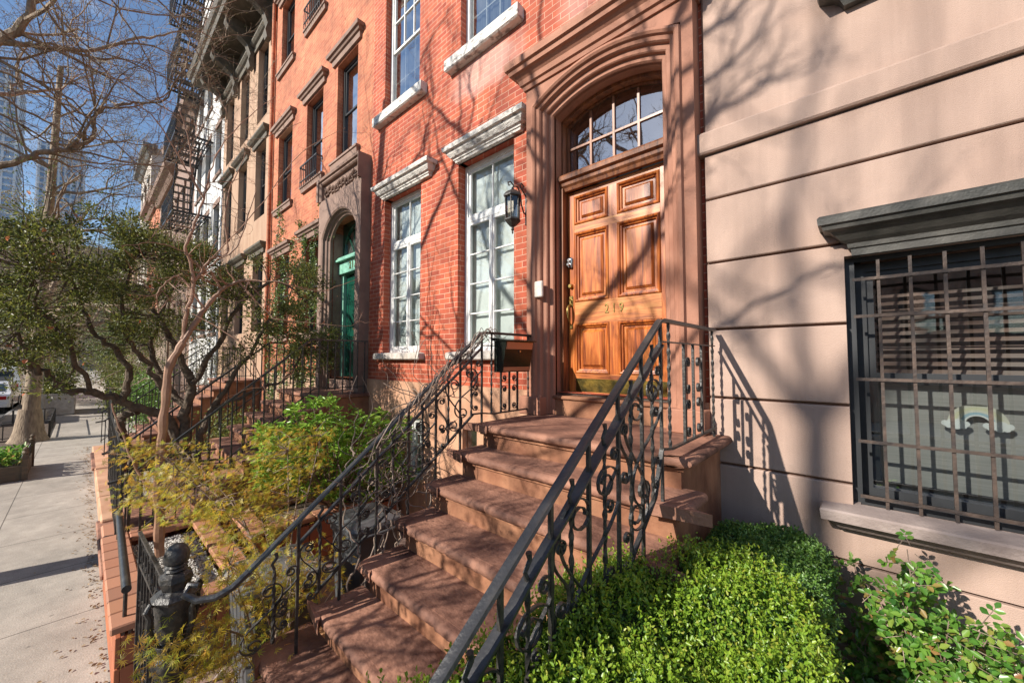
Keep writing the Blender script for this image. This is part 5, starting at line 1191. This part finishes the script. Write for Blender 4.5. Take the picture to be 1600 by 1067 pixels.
# slim tan-barked tree in the gravel planter
tn = thing('young_tree', 'slim bare tree with smooth tan bark growing from the gravel planter', 'tree', (-5.15, -2.68, .43))
tk = MB(); br = MB(); rng = np.random.default_rng(14); tips = []
pt = lambda u, v, x=-5.1: tuple(at(u, v, 'x', x))
segs = [([tuple(at(250, 868, 'x', -5.15)), pt(247, 780), pt(252, 700), pt(257, 640), pt(265, 575), pt(285, 535)], .042, .032),
        ([pt(285, 535), pt(322, 480), pt(345, 455), pt(372, 440, -5.0), pt(395, 438, -4.9)], .028, .012),
        ([pt(285, 530), pt(292, 490), pt(303, 445), pt(298, 410), pt(290, 385), pt(305, 350), pt(318, 310), pt(325, 280)], .02, .008),
        ([pt(320, 482), pt(300, 455, -5.2), pt(280, 432, -5.3), pt(262, 440, -5.3), pt(245, 460, -5.3), pt(248, 490, -5.3)], .013, .005),
        ([pt(345, 455), pt(330, 425), pt(312, 432), pt(340, 405, -5.0), pt(370, 385, -4.9), pt(400, 300, -4.8)], .012, .005),
        ([pt(303, 440), pt(330, 405), pt(355, 395), pt(352, 350), pt(358, 300), pt(380, 250)], .013, .004),
        ([pt(395, 438, -4.9), pt(440, 442, -4.7), pt(500, 455, -4.6), pt(560, 435, -4.5)], .008, .003),
        ([pt(372, 440, -5.0), pt(400, 470, -4.9), pt(420, 490, -4.8), pt(440, 500, -4.7), pt(540, 510, -4.4)], .009, .003),
        ([pt(300, 400), pt(265, 385), pt(230, 380), pt(190, 385)], .007, .003), ([pt(318, 310), pt(300, 270), pt(295, 220), pt(280, 170)], .008, .003),
        ([pt(325, 280), pt(345, 230), pt(380, 190), pt(430, 150)], .007, .003), ([pt(318, 310), pt(270, 230), pt(225, 170), pt(120, 130), pt(20, 60)], .007, .003), ([pt(330, 405), pt(400, 330), pt(470, 240, -4.8), pt(540, 200, -4.6)], .006, .0025),
        ([pt(300, 490, -5.0), pt(380, 540, -4.7), pt(420, 620, -4.5), pt(450, 660, -4.4)], .006, .003), ([pt(247, 780), pt(215, 735, -5.2), pt(195, 690, -5.3), pt(175, 630, -5.4)], .014, .006)]
for i, (P, a, b) in enumerate(segs):
    Q = limb(tk if i == 0 else br, P, a, b, 9, wob=.004, rng=rng)
    if i > 0:
        for j in range(2, len(Q)):
            if rng.random() < .38: sprout(br, rng, Q[j], rng.normal(size=3)+np.array([0, 0, .3]), b*.7+.001, rng.uniform(.12, .35), 1, tips, wander=.3, kids=(1, 3))
tk.build('trunk', m_barkt, tn, True); br.build('branches', m_barkt, tn, True); bud_leaves(tips, rng, 1, .012, .007, .004, l_orng, 'foliage', tn)
# weeping withered foliage strands and ivy on the orange house
iv = thing('climbing_ivy', 'thin ivy stems and leaves climbing the orange brick front left of the green door', 'ivy', (-9.5, -.05, 0)); lc = LC(); sh = MB(); rng = np.random.default_rng(9)
for k in range(16):
    x = rng.choice([rng.uniform(-11.4, -9.9), rng.uniform(-9.8, -7.9)]); z = rng.uniform(0, 1); P = [(x, -.03, z)]
    for j in range(rng.integers(6, 13)): x += rng.normal()*.18; z += rng.uniform(.3, .65); P.append((x, -.035, z))
    Q = limb(sh, P, .008, .003, 4, wob=.01, rng=rng)
    Qa = np.array(Q); n = len(Q)*11; P_ = Qa[rng.integers(0, len(Q), n)]+rng.normal(size=(n, 3))*np.array([.07, .02, .07]); P_[:, 1] = -.03-abs(P_[:, 1]+.03)
    V, F = leaves_geo(P_, rng.normal(size=(n, 3))+np.array([0, -.3, .3]), .05, .035, rng, nrmbias=np.array([0, -1.2, .2])); lc.add(V, F)
sh.build('stem', m_vine, iv); lc.build('leaves', l_ivy, iv)

# ---------------------------------------------------------------- shrubs
def palmate(P, D, L, rng, lobes=7):
    n = len(P); D = D/np.linalg.norm(D, axis=1)[:, None]; R = rng.normal(size=(n, 3))*.6+np.array([0, -.25, .8]); Nn = R-D*np.sum(R*D, 1)[:, None]; Nn /= np.linalg.norm(Nn, axis=1)[:, None]; Sd = np.cross(D, Nn); L = L.reshape(-1, 1)
    vs = [P]
    for i in range(lobes):
        a = (i-(lobes-1)/2)*(2.35*2/lobes)*.85; fac = 1-.35*abs(i-(lobes-1)/2)/((lobes-1)/2)
        for da, rr in ((-.17, .38), (0, 1.0), (.17, .38)):
            r_ = rr*fac; v = P+L*(D*math.cos(a+da)+Sd*math.sin(a+da))*r_-Nn*L*.18*r_*r_; vs.append(v)
    V = np.stack(vs, 1); m_ = V.shape[1]; F = []
    for i in range(lobes): F.append((0, 1+3*i, 2+3*i, 3+3*i))
    Fa = (np.arange(n)[:, None, None]*m_+np.array(F)[None]).reshape(-1, 4); return V.reshape(-1, 3), Fa
def maple(label, base, regions, seed, nclump, group=None):
    r_ = thing('maple_shrub', label, 'shrub', base, group); rng = np.random.default_rng(seed); sk = MB(); lc = LC(); b = np.array(base, float)
    hubs = []
    for k in range(9):
        (u0, u1, v0, v1, x0, x1) = regions[k % len(regions)]; p = at(rng.uniform(u0, u1), rng.uniform(v0, (v0+v1)/2), 'x', rng.uniform(x0, x1))
        m_ = b+(p-b)*np.array([.3, .3, .55])+rng.normal(size=3)*.05; Q = limb(sk, [b+rng.normal(size=3)*np.array([.03, .03, 0]), m_, p], .013, .003, 5); hubs += Q[3:]
    hubs = np.array(hubs)
    for k in range(nclump):
        (u0, u1, v0, v1, x0, x1) = regions[rng.integers(0, len(regions))]
        u = rng.uniform(u0, u1); v = rng.uniform(v0, v1)
        p = at(u, v, 'x', rng.uniform(x0, x1)); q = hubs[np.argmin(((hubs-p)**2).sum(1))]
        sk.tube([q, (p+q)/2+rng.normal(size=3)*.03, p], [.004, .003, .0015], 3, cap=False)
        n = rng.integers(10, 20); P = p+rng.normal(size=(n, 3))*np.array([.085, .085, .03]); V, F = palmate(P, rng.normal(size=(n, 3))*np.array([1, 1, .35])+np.array([.2, -.2, -.25]), rng.uniform(.03, .052, n), rng); lc.add(V, F)
    sk.build('stem', m_vine, r_); lc.build('leaves', l_maple, r_); return r_
maple('feathery yellow-green maple shrub over the gravel planter', (-4.0, -1.95, 0), [(230, 480, 700, 780, -5.2, -3.9), (240, 450, 730, 810, -4.9, -3.6), (400, 510, 670, 770, -4.8, -3.6), (190, 300, 690, 790, -5.4, -4.6), (320, 440, 790, 850, -4.4, -3.5)], 3, 250)
maple('smaller maple shrub with yellow and rusty leaves pushing through the foot of the left railing', (-3.0, -2.25, 0), [(380, 520, 850, 960, -3.2, -2.7), (320, 470, 920, 1067, -3.0, -2.62), (420, 520, 850, 930, -3.1, -2.66), (270, 400, 980, 1067, -3.0, -2.66), (250, 330, 960, 1060, -2.75, -2.5), (340, 420, 850, 930, -3.0, -2.7)], 6, 110)
# bright shrub
rng = np.random.default_rng(41)
bs = thing('leafy_shrub', 'bright green shrub with long glossy leaves between the two stoops', 'shrub', (-5.3, -.9, .47)); sk = MB(); lc = LC(); b = np.array((-5.3, -.9, .47)); whs = []
for k in range(330):
    u = rng.uniform(405, 650); c_ = 1-((u-530)/125)**2*.6; v = rng.uniform(705-85*c_, 705+80*c_) if u > 450 else rng.uniform(665, 760)
    p = at(u, v, 'x', rng.uniform(-5.6, -4.5))
    if p[1] > -.15: p[1] = -.2
    whs.append(p)
    if k % 3 == 0: sk.tube([b, b+(p-b)*np.array([.5, .5, .4]), p], [.012, .008, .004], 5)
    n = 13; a = rng.uniform(0, 6.28, n)
    D = np.stack([np.cos(a), np.sin(a), rng.uniform(-.5, .9, n)], 1); V, F = leaves_geo(np.repeat(p[None], n, 0)+rng.normal(size=(n, 3))*.02, D, rng.uniform(.075, .13, n), rng.uniform(.024, .038, n), rng, nrmbias=np.array([0, 0, 2.2]), jitter=.5); lc.add(V, F)
sk.build('stem', m_vine, bs); lc.build('leaves', l_shrub, bs)
# box hedge
def hedge(name, label, x0, x1, y0, y1, zb, zt, n, leaf, lm, seed, sprig=(.07, .16), bump=.07, inset=.05, skew=0, tipmat=None):
    r_ = thing(name, label, 'hedge', ((x0+x1)/2, (y0+y1)/2, zb)); rng = np.random.default_rng(seed); cx, cy = (x0+x1)/2, (y0+y1)/2; hx, hy = (x1-x0)/2, (y1-y0)/2
    ph = rng.uniform(0, 6.28, 8)
    def surf(th, t):  # t 0 side bottom .. 1 top centre ; superellipse plan
        c_, s_ = np.cos(th), np.sin(th); k = (abs(c_)**3.2+abs(s_)**3.2)**(-1/3.2)
        prof_r = np.where(t < .5, 1-.10*(1-t*2)**2, np.sqrt(np.clip(1-((t-.5)*2)**3, 0, 1))); z = np.where(t < .5, zb+(zt-zb)*.78*t*2, zb+(zt-zb)*(.78+.22*(1-(1-(t-.5)*2)**2)))
        x = cx+hx*k*c_*prof_r; y = cy+hy*k*s_*prof_r; x = x-skew*np.clip((cy-y)/hy, 0, 1)*np.clip((cx-x)/hx+.2, 0, 1)
        d_ = bump*(np.sin(x*7+ph[0])*np.sin(y*6+ph[1])+.6*np.sin(x*15+ph[2]+z*9)*np.sin(y*13+ph[3]+z*5)+.5*np.sin(z*11+ph[4]+x*4))
        nx, ny, nz_ = c_*np.where(t < .5, 1, 1-(t-.5)*2), s_*np.where(t < .5, 1, 1-(t-.5)*2), np.where(t < .5, .15, .3+(t-.5)*2)
        N = np.stack([nx, ny, nz_], -1); N /= np.linalg.norm(N, axis=-1)[..., None]
        return np.stack([x, y, z], -1)+N*d_[..., None], N
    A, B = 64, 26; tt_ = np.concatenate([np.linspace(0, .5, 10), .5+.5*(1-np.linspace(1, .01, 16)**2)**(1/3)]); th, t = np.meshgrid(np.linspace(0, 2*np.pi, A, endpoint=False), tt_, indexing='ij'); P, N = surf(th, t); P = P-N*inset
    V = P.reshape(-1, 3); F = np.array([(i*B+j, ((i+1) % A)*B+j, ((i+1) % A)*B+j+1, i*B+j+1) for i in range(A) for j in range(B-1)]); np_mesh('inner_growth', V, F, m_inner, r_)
    th = rng.uniform(0, 2*np.pi, n); side = rng.random(n) < .45; t = np.where(side, rng.random(n)*.5, .5+.5*(1-rng.random(n))**(1/3)); P, N = surf(th, t); m_ = 15
    D = N*.7+np.array([0, 0, .75])+rng.normal(size=N.shape)*.28; D /= np.linalg.norm(D, axis=1)[:, None]
    Ls = sprig[0]+(sprig[1]-sprig[0])*rng.random(n)**1.6; P0 = P-D*Ls[:, None]*.55-N*inset*.3
    tt = np.tile(np.linspace(.15, 1, m_), n); Pi = np.repeat(P0, m_, 0)+np.repeat(D*Ls[:, None], m_, 0)*tt[:, None]
    D2 = np.repeat(D, m_, 0)*.55+rng.normal(size=(n*m_, 3))*.62
    V, F = leaves_geo(Pi, D2, rng.uniform(.7, 1.2, n*m_)*leaf, rng.uniform(.7, 1.1, n*m_)*leaf*.58, rng, nrmbias=np.repeat(D, m_, 0)*.4); nl = n*m_; tipm = np.tile((tt > .7) if tipmat else (tt < 0), (1,))[:nl] if False else ((tt > .8) if tipmat else (tt > 9)); sel = np.concatenate([tipm, tipm])
    np_mesh('leaves', V, F[~sel], lm, r_)
    if tipmat: np_mesh('young_leaves', V, F[sel], tipmat, r_)
    return r_
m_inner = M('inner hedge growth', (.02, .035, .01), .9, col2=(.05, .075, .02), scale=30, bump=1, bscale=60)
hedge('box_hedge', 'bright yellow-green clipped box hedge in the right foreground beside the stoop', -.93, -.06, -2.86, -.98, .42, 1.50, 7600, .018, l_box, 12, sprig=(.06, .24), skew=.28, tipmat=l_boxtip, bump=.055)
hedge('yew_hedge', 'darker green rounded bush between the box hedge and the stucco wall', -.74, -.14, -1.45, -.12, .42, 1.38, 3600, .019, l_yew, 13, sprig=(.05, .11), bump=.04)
# rose bush by the stucco wall
rng = np.random.default_rng(55)
ro = thing('rose_bush', 'leafy rose bush with reddish young shoots against the stucco wall under the barred window', 'shrub', (.25, -.4, .42)); sk = MB(); lc = LC(); b = np.array((.2, -.4, .42))
def rose_spray(p, d):
    n = 5; tip = p+d*.09; sk.tube([p, tip], [.0022, .0012], 3, cap=False); side = nrm(np.cross(d, rng.normal(size=3)+np.array([0, 0, 1.2])))
    P = np.array([tip, p+d*.05, p+d*.05, p+d*.075, p+d*.075]); D = np.array([d, side+d*.3, -side+d*.3, side+d*.6, -side+d*.6])
    V, F = leaves_geo(P, D, rng.uniform(.03, .05, n), rng.uniform(.02, .029, n), rng, nrmbias=np.array([-.2, -.9, 1.2]), jitter=.35, fold=.12); lc.add(V, F)
for k in range(44):
    if k < 9: u, v = rng.uniform(1370, 1430), rng.uniform(855, 960)
    else: u = rng.uniform(1310, 1610); v = rng.uniform(np.interp(u, [1310, 1360, 1420, 1500, 1600], [900, 920, 925, 960, 1000]), 1080)
    p = at(u, v, 'y', rng.uniform(-.55, -.12)); Q = limb(sk, [b+rng.normal(size=3)*.05, b+(p-b)*.5+np.array([0, 0, .1]), p], .006, .002, 5)
    for q in Q[2:]:
        for _ in range(3 if rng.random() < .8 else 1): d = nrm(rng.normal(size=3)+np.array([0, -.6, .4])); rose_spray(q+rng.normal(size=3)*.02, d)
for k in range(14):
    u, v = rng.uniform(1305, 1345), rng.uniform(880, 960); rose_spray(at(u, v, 'y', rng.uniform(-.3, -.12)), nrm(rng.normal(size=3)+np.array([0, -.5, .5])))
sk.build('stem', m_vine, ro); lc.build('leaves', l_rose, ro)
# dry vines on the left railing
vn = thing('dry_vine', 'tangle of dry leafless vine twisted through the left stair railing', 'vine', (-2.52, -1.6, 1.5)); vm = MB(); rng = np.random.default_rng(66)
for k in range(42):
    y = rng.uniform(-1.95, -1.15); z0_ = 1.893-(-.9-y)*.737+.0; p = np.array([-2.53+rng.normal()*.05, y, z0_+rng.uniform(.0, .7)]); d = nrm(rng.normal(size=3)*np.array([.35, 1, 1])); P = [p]
    for j in range(rng.integers(4, 9)): d = nrm(d+rng.normal(size=3)*np.array([.3, .6, .6])); p = p+d*rng.uniform(.06, .14); p[0] = np.clip(p[0], -2.66, -2.44); P.append(p.copy())
    limb(vm, P, rng.uniform(.003, .007), .0015, 4, n=4)
for k in range(26):   # long runners along the hand rail
    y = rng.uniform(-2.3, -1.0); P = []; a = rng.uniform(0, 6.28)
    for j in range(9): yy = y+j*.085; zr_ = 2.68-(-.83-yy)*.80 if yy < -.83 else 2.68; P.append((-2.5+.045*math.cos(a+j*1.2)+rng.normal()*.012, yy, zr_-.02+.05*math.sin(a+j*1.2)+rng.normal()*.02))
    limb(vm, P, .0045, .0018, 4, n=3)
for k in range(10):
    y = rng.uniform(-2.0, -1.3); P = [(-2.52+rng.normal()*.04, y+rng.normal()*.03, .55+j*.2+0*y) for j in range(7)]; limb(vm, P, .008, .004, 5, wob=.015, rng=rng)
vm.build('stems', m_vine, vn, True)

# ---------------------------------------------------------------- pavement furniture and cars
gbx = thing('street_planter', 'dark wooden board planter with low green plants at the left edge of the pavement', 'planter', (-13.3, -4.5, 0))
m_board = M('dark wet board', (.14, .10, .065), .8, col2=(.09, .07, .05), scale=5, stretch=(1, 1, 6)); x0, x1, y0, y1 = -14.1, -12.6, -5.1, -3.9
MB().box(x0, x1, y1-.04, y1, 0.003, .30).build('board', m_board, gbx); MB().box(x1-.04, x1, y0, y1-.041, .003, .30).build('board', m_board, gbx); MB().box(x0, x0+.04, y0, y1-.041, .003, .30).build('board', m_board, gbx); MB().box(x0+.05, x1-.05, y0, y1-.05, .003, .26).build('soil', m_soil, gbx)
for x, hh in ((x1, .52), (x0, .58)): MB().box(x-.05, x+.03, y1-.05, y1+.03, .003, hh).lathe([(.03, hh), (.05, hh+.03), (.03, hh+.06), (.03, hh+.08), (.045, hh+.11), (.01, hh+.15)], x-.01, y1-.01, 10).build('corner_post', m_board, gbx)
g_ = MB()
for i in range(7): x = x0+.1+i*.2; g_.tube([(x, y1-.02, .3), (x+.02, y1-.02, .48), (x+.1, y1-.02, .55), (x+.18, y1-.02, .48), (x+.2, y1-.02, .3)], .008, 5)
g_.build('hoops', m_iron, gbx)
P = np.stack([rs.uniform(x0+.1, x1-.1, 700), rs.uniform(y0, y1-.08, 700), rs.uniform(.28, .5, 700)], 1); V, F = leaves_geo(P, rs.normal(size=(700, 3))+np.array([0, 0, .6]), .11, .06, rs, nrmbias=np.array([0, 0, 1.5])); np_mesh('plants', V, F, l_rose, gbx)
cp = thing('concrete_planter', 'big plain concrete planter box holding dark shrubs beside the pavement', 'planter', (-27, -3.9, 0)); MB().box(-28.4, -25.75, -4.4, -3.36, .003, .92, .03).build('box', m_concs, cp)
P = np.stack([rs.uniform(-28.3, -25.8, 2500), rs.uniform(-4.6, -3.4, 2500), .9+rs.random(2500)**1.5*1.3], 1); V, F = leaves_geo(P, rs.normal(size=(2500, 3)), .13, .07, rs); np_mesh('shrub', V, F, l_ever, cp)
def bush(label, x0, x1, y0, y1, z0, z1, n, lm, sz=.09, cat='shrub'):
    r_ = thing('yard_shrub', label, cat, ((x0+x1)/2, (y0+y1)/2, 0)); c_ = np.array([(x0+x1)/2, (y0+y1)/2, (z0+z1)/2]); h_ = np.array([(x1-x0)/2, (y1-y0)/2, (z1-z0)/2])
    blobs = c_+rs.uniform(-.7, .7, (14, 3))*h_; P = blobs[rs.integers(0, 14, n)]+rs.normal(size=(n, 3))*h_*.28; P[:, 2] = np.maximum(P[:, 2], .05); V, F = leaves_geo(P, rs.normal(size=(n, 3))+np.array([0, 0, .4]), sz, sz*.5, rs); np_mesh('leaves', V, F, lm, r_)
    MB().tube([(c_[0], c_[1], 0), (c_[0]+.05, c_[1], c_[2])], .04, 6).build('stem', m_barkd, r_); return r_
bush('dark evergreen shrub in the yard just past the side fence', -18.5, -15.6, -2.3, -1.2, .2, 1.9, 3500, l_yew)
bush('dense dark shrub hanging over the fence of the far yards', -23.5, -19.8, -2.6, -1.2, .2, 2.6, 4500, l_ever)
bush('dark low shrub in the far yard beside the path', -33, -26, -2.6, -1.2, .2, 2.0, 4000, l_ever, .12)
bush('kerbside shrubs beyond the concrete planter', -36, -29.5, -5.0, -3.9, .1, 2.0, 4500, l_ever, .12)
bush('leafy dark shrub in the paved yard below the evergreen tree', -10.6, -8.6, -1.9, -.4, .05, 1.5, 3500, l_ever, .06)
pl = thing('lamp_post', 'pale grey street lamp post standing behind the thick street tree', 'lamp post', (-24.7, -4.35, 0)); m_pole = M('pale grey painted steel', (.42, .42, .4), .6, col2=(.34, .33, .31), scale=12)
MB().lathe([(.26, 0), (.26, .3), (.2, .38), (.17, .9), (.13, 1.0)], -24.7, -4.35, 10).build('base', m_pole, pl); MB().lathe([(.12, 1.0), (.10, 4), (.07, 8)], -24.7, -4.35, 12).build('pole', m_pole, pl, True)
MB().tube([(-24.7, -4.35, 7.8), (-24.7, -4.8, 8.2), (-24.7, -5.8, 8.4)], .05, 8).build('arm', m_pole, pl, True); MB().box(-24.85, -24.55, -6.5, -5.8, 8.33, 8.46, .04).build('lamp_head', m_pole, pl)
m_tyre = M('tyre rubber', (.02, .02, .02), .85); m_rim = M('alloy rim', (.5, .5, .52), .3, 1); m_cgl = M('car glass', (.03, .045, .055), .06, spec=.8); m_tail = M('red tail light', (.35, .01, .01), .2); m_head = M('headlight', (.7, .7, .72), .1); m_blk = M('black plastic', (.02, .02, .022), .5)
def car(label, x0, L, yc, W, H, col, van=False, suv=False):
    r_ = thing('parked_car' if not van else 'parked_van', label, 'van' if van else 'car', (x0-L/2, yc, -.15), 'vehicles parked along the kerb'); m_ = M('car paint '+label[:12], col, .25, .2, coat=.8); g = -.15
    hb = H*.56; s = lambda x: x0-x*L     # x: 0 rear .. 1 front (rear faces the camera)
    if van: side = [(0, .28), (0, .5), (.0, .97), (.02, 1.0), (.74, 1.0), (.86, .62), (.98, .52), (1, .3), (1, .2), (0, .2)]
    elif suv: side = [(0, .25), (.0, .5), (.02, .62), (.06, .97), (.1, 1.0), (.58, 1.0), (.70, .66), (.97, .56), (1, .4), (1, .22), (0, .22)]
    else: side = [(0, .25), (.0, .5), (.02, .62), (.14, .66), (.28, .97), (.34, 1.0), (.56, 1.0), (.70, .68), (.97, .55), (1, .4), (1, .2), (0, .2)]
    secs = [(-1, .90, .0), (-.96, 1, 0), (.96, 1, 0), (1, .90, 0)]; n = len(side); vs = []; fs = []
    for f, sc, _ in secs:
        for (a, b) in side:
            w_ = W/2*(.80 if b > .8 else 1.0); vs.append((s(.5+(a-.5)*(1 if abs(f) < .97 else .985)), yc+f*w_, g+H*(b if abs(f) < .97 else .2+(b-.2)*.97)))
    for i in range(3):
        for q in range(n): fs.append((i*n+q, i*n+(q+1) % n, (i+1)*n+(q+1) % n, (i+1)*n+q))
    fs += [tuple(range(n))[::-1], tuple(range(3*n, 4*n))]; body = MB().add(vs, fs).build('body', m_, r_)
    # windows
    ww = W/2*.82; gm_ = MB()
    if van: gm_.quad((x0+.004, yc-ww*.8, g+H*.62), (x0+.004, yc+ww*.8, g+H*.62), (x0+.004, yc+ww*.75, g+H*.9), (x0+.004, yc-ww*.75, g+H*.9))
    else:
        a, b = side[3], side[4]; f0, f1 = .12, .88; pa = (s(a[0]+(b[0]-a[0])*f0), g+H*(a[1]+(b[1]-a[1])*f0)); pb_ = (s(a[0]+(b[0]-a[0])*f1), g+H*(a[1]+(b[1]-a[1])*f1)); e_ = .012
        gm_.quad((pa[0]+e_, yc-ww*.92, pa[1]+e_), (pa[0]+e_, yc+ww*.92, pa[1]+e_), (pb_[0]+e_, yc+ww*.82, pb_[1]+e_), (pb_[0]+e_, yc-ww*.82, pb_[1]+e_))
    gm_.build('rear_window', m_cgl, r_)
    for sg in (-1, 1):
        y = yc+sg*(W/2+.004)
        xs_ = (.2, .62) if not van else (.76, .84)
        MB().add([(s(xs_[0]), y, g+H*.68), (s(xs_[1]+.05), y, g+H*.68), (s(xs_[1]-.02), yc+sg*(W/2*.84), g+H*.93), (s(xs_[0]+.08), yc+sg*(W/2*.84), g+H*.93)], [(0, 1, 2, 3)]).build('side_window', m_cgl, r_)
        MB().box(x0-.02, x0+.012, yc+sg*W*.36-.13, yc+sg*W*.36+.13, g+H*.45, g+H*.56, .004).build('tail_light', m_tail, r_)
        MB().box(s(1)-.012, s(1)+.03, yc+sg*W*.36-.14, yc+sg*W*.36+.14, g+H*.38, g+H*.46, .004).build('headlight', m_head, r_)
        for wx in (.18, .82):
            xw = s(wx); pts = [(xw, yc+sg*(W/2-.2), g+.33), (xw, yc+sg*(W/2-.02), g+.33)]; wh = MB().tube([pts[0], (xw, yc+sg*(W/2-.01), g+.33), (xw, yc+sg*(W/2+.01), g+.33)], [.33, .33, .29], 20).build('wheel', m_tyre, r_)
            MB().tube([(xw, yc+sg*(W/2), g+.33), (xw, yc+sg*(W/2+.02), g+.33)], .2, 14).build('rim', m_rim, wh)
    MB().box(x0-.03, x0+.05, yc-W*.46, yc+W*.46, g+H*.2, g+H*.34, .02).build('bumper', m_blk if suv else m_, r_)
    return r_
car('white saloon car parked past the thick street tree', -30.2, 4.7, -6.35, 1.8, 1.45, (.75, .75, .76))
car('black four-wheel-drive parked nearest at the left edge', -23.0, 4.8, -6.55, 1.9, 1.75, (.015, .015, .018), suv=True)
car('pale van parked ahead of the white saloon', -36.4, 5.2, -6.5, 2.0, 2.1, (.7, .73, .75), van=True)
# fallen leaves along the planter and the paving edge
n = 420; P = np.stack([rs.uniform(-16, -3.2, n), -3.0-rs.exponential(.07, n), np.full(n, .012)], 1); V, F = leaves_geo(P, rs.normal(size=(n, 3))*np.array([1, 1, .1]), .035, .02, rs, nrmbias=np.array([0, 0, 3.])); kind(np_mesh('leaf_litter', V, F, leafmat('dry litter', [(.3, .2, .1), (.2, .13, .07), (.4, .3, .18)], .8, .1)), 'stuff')
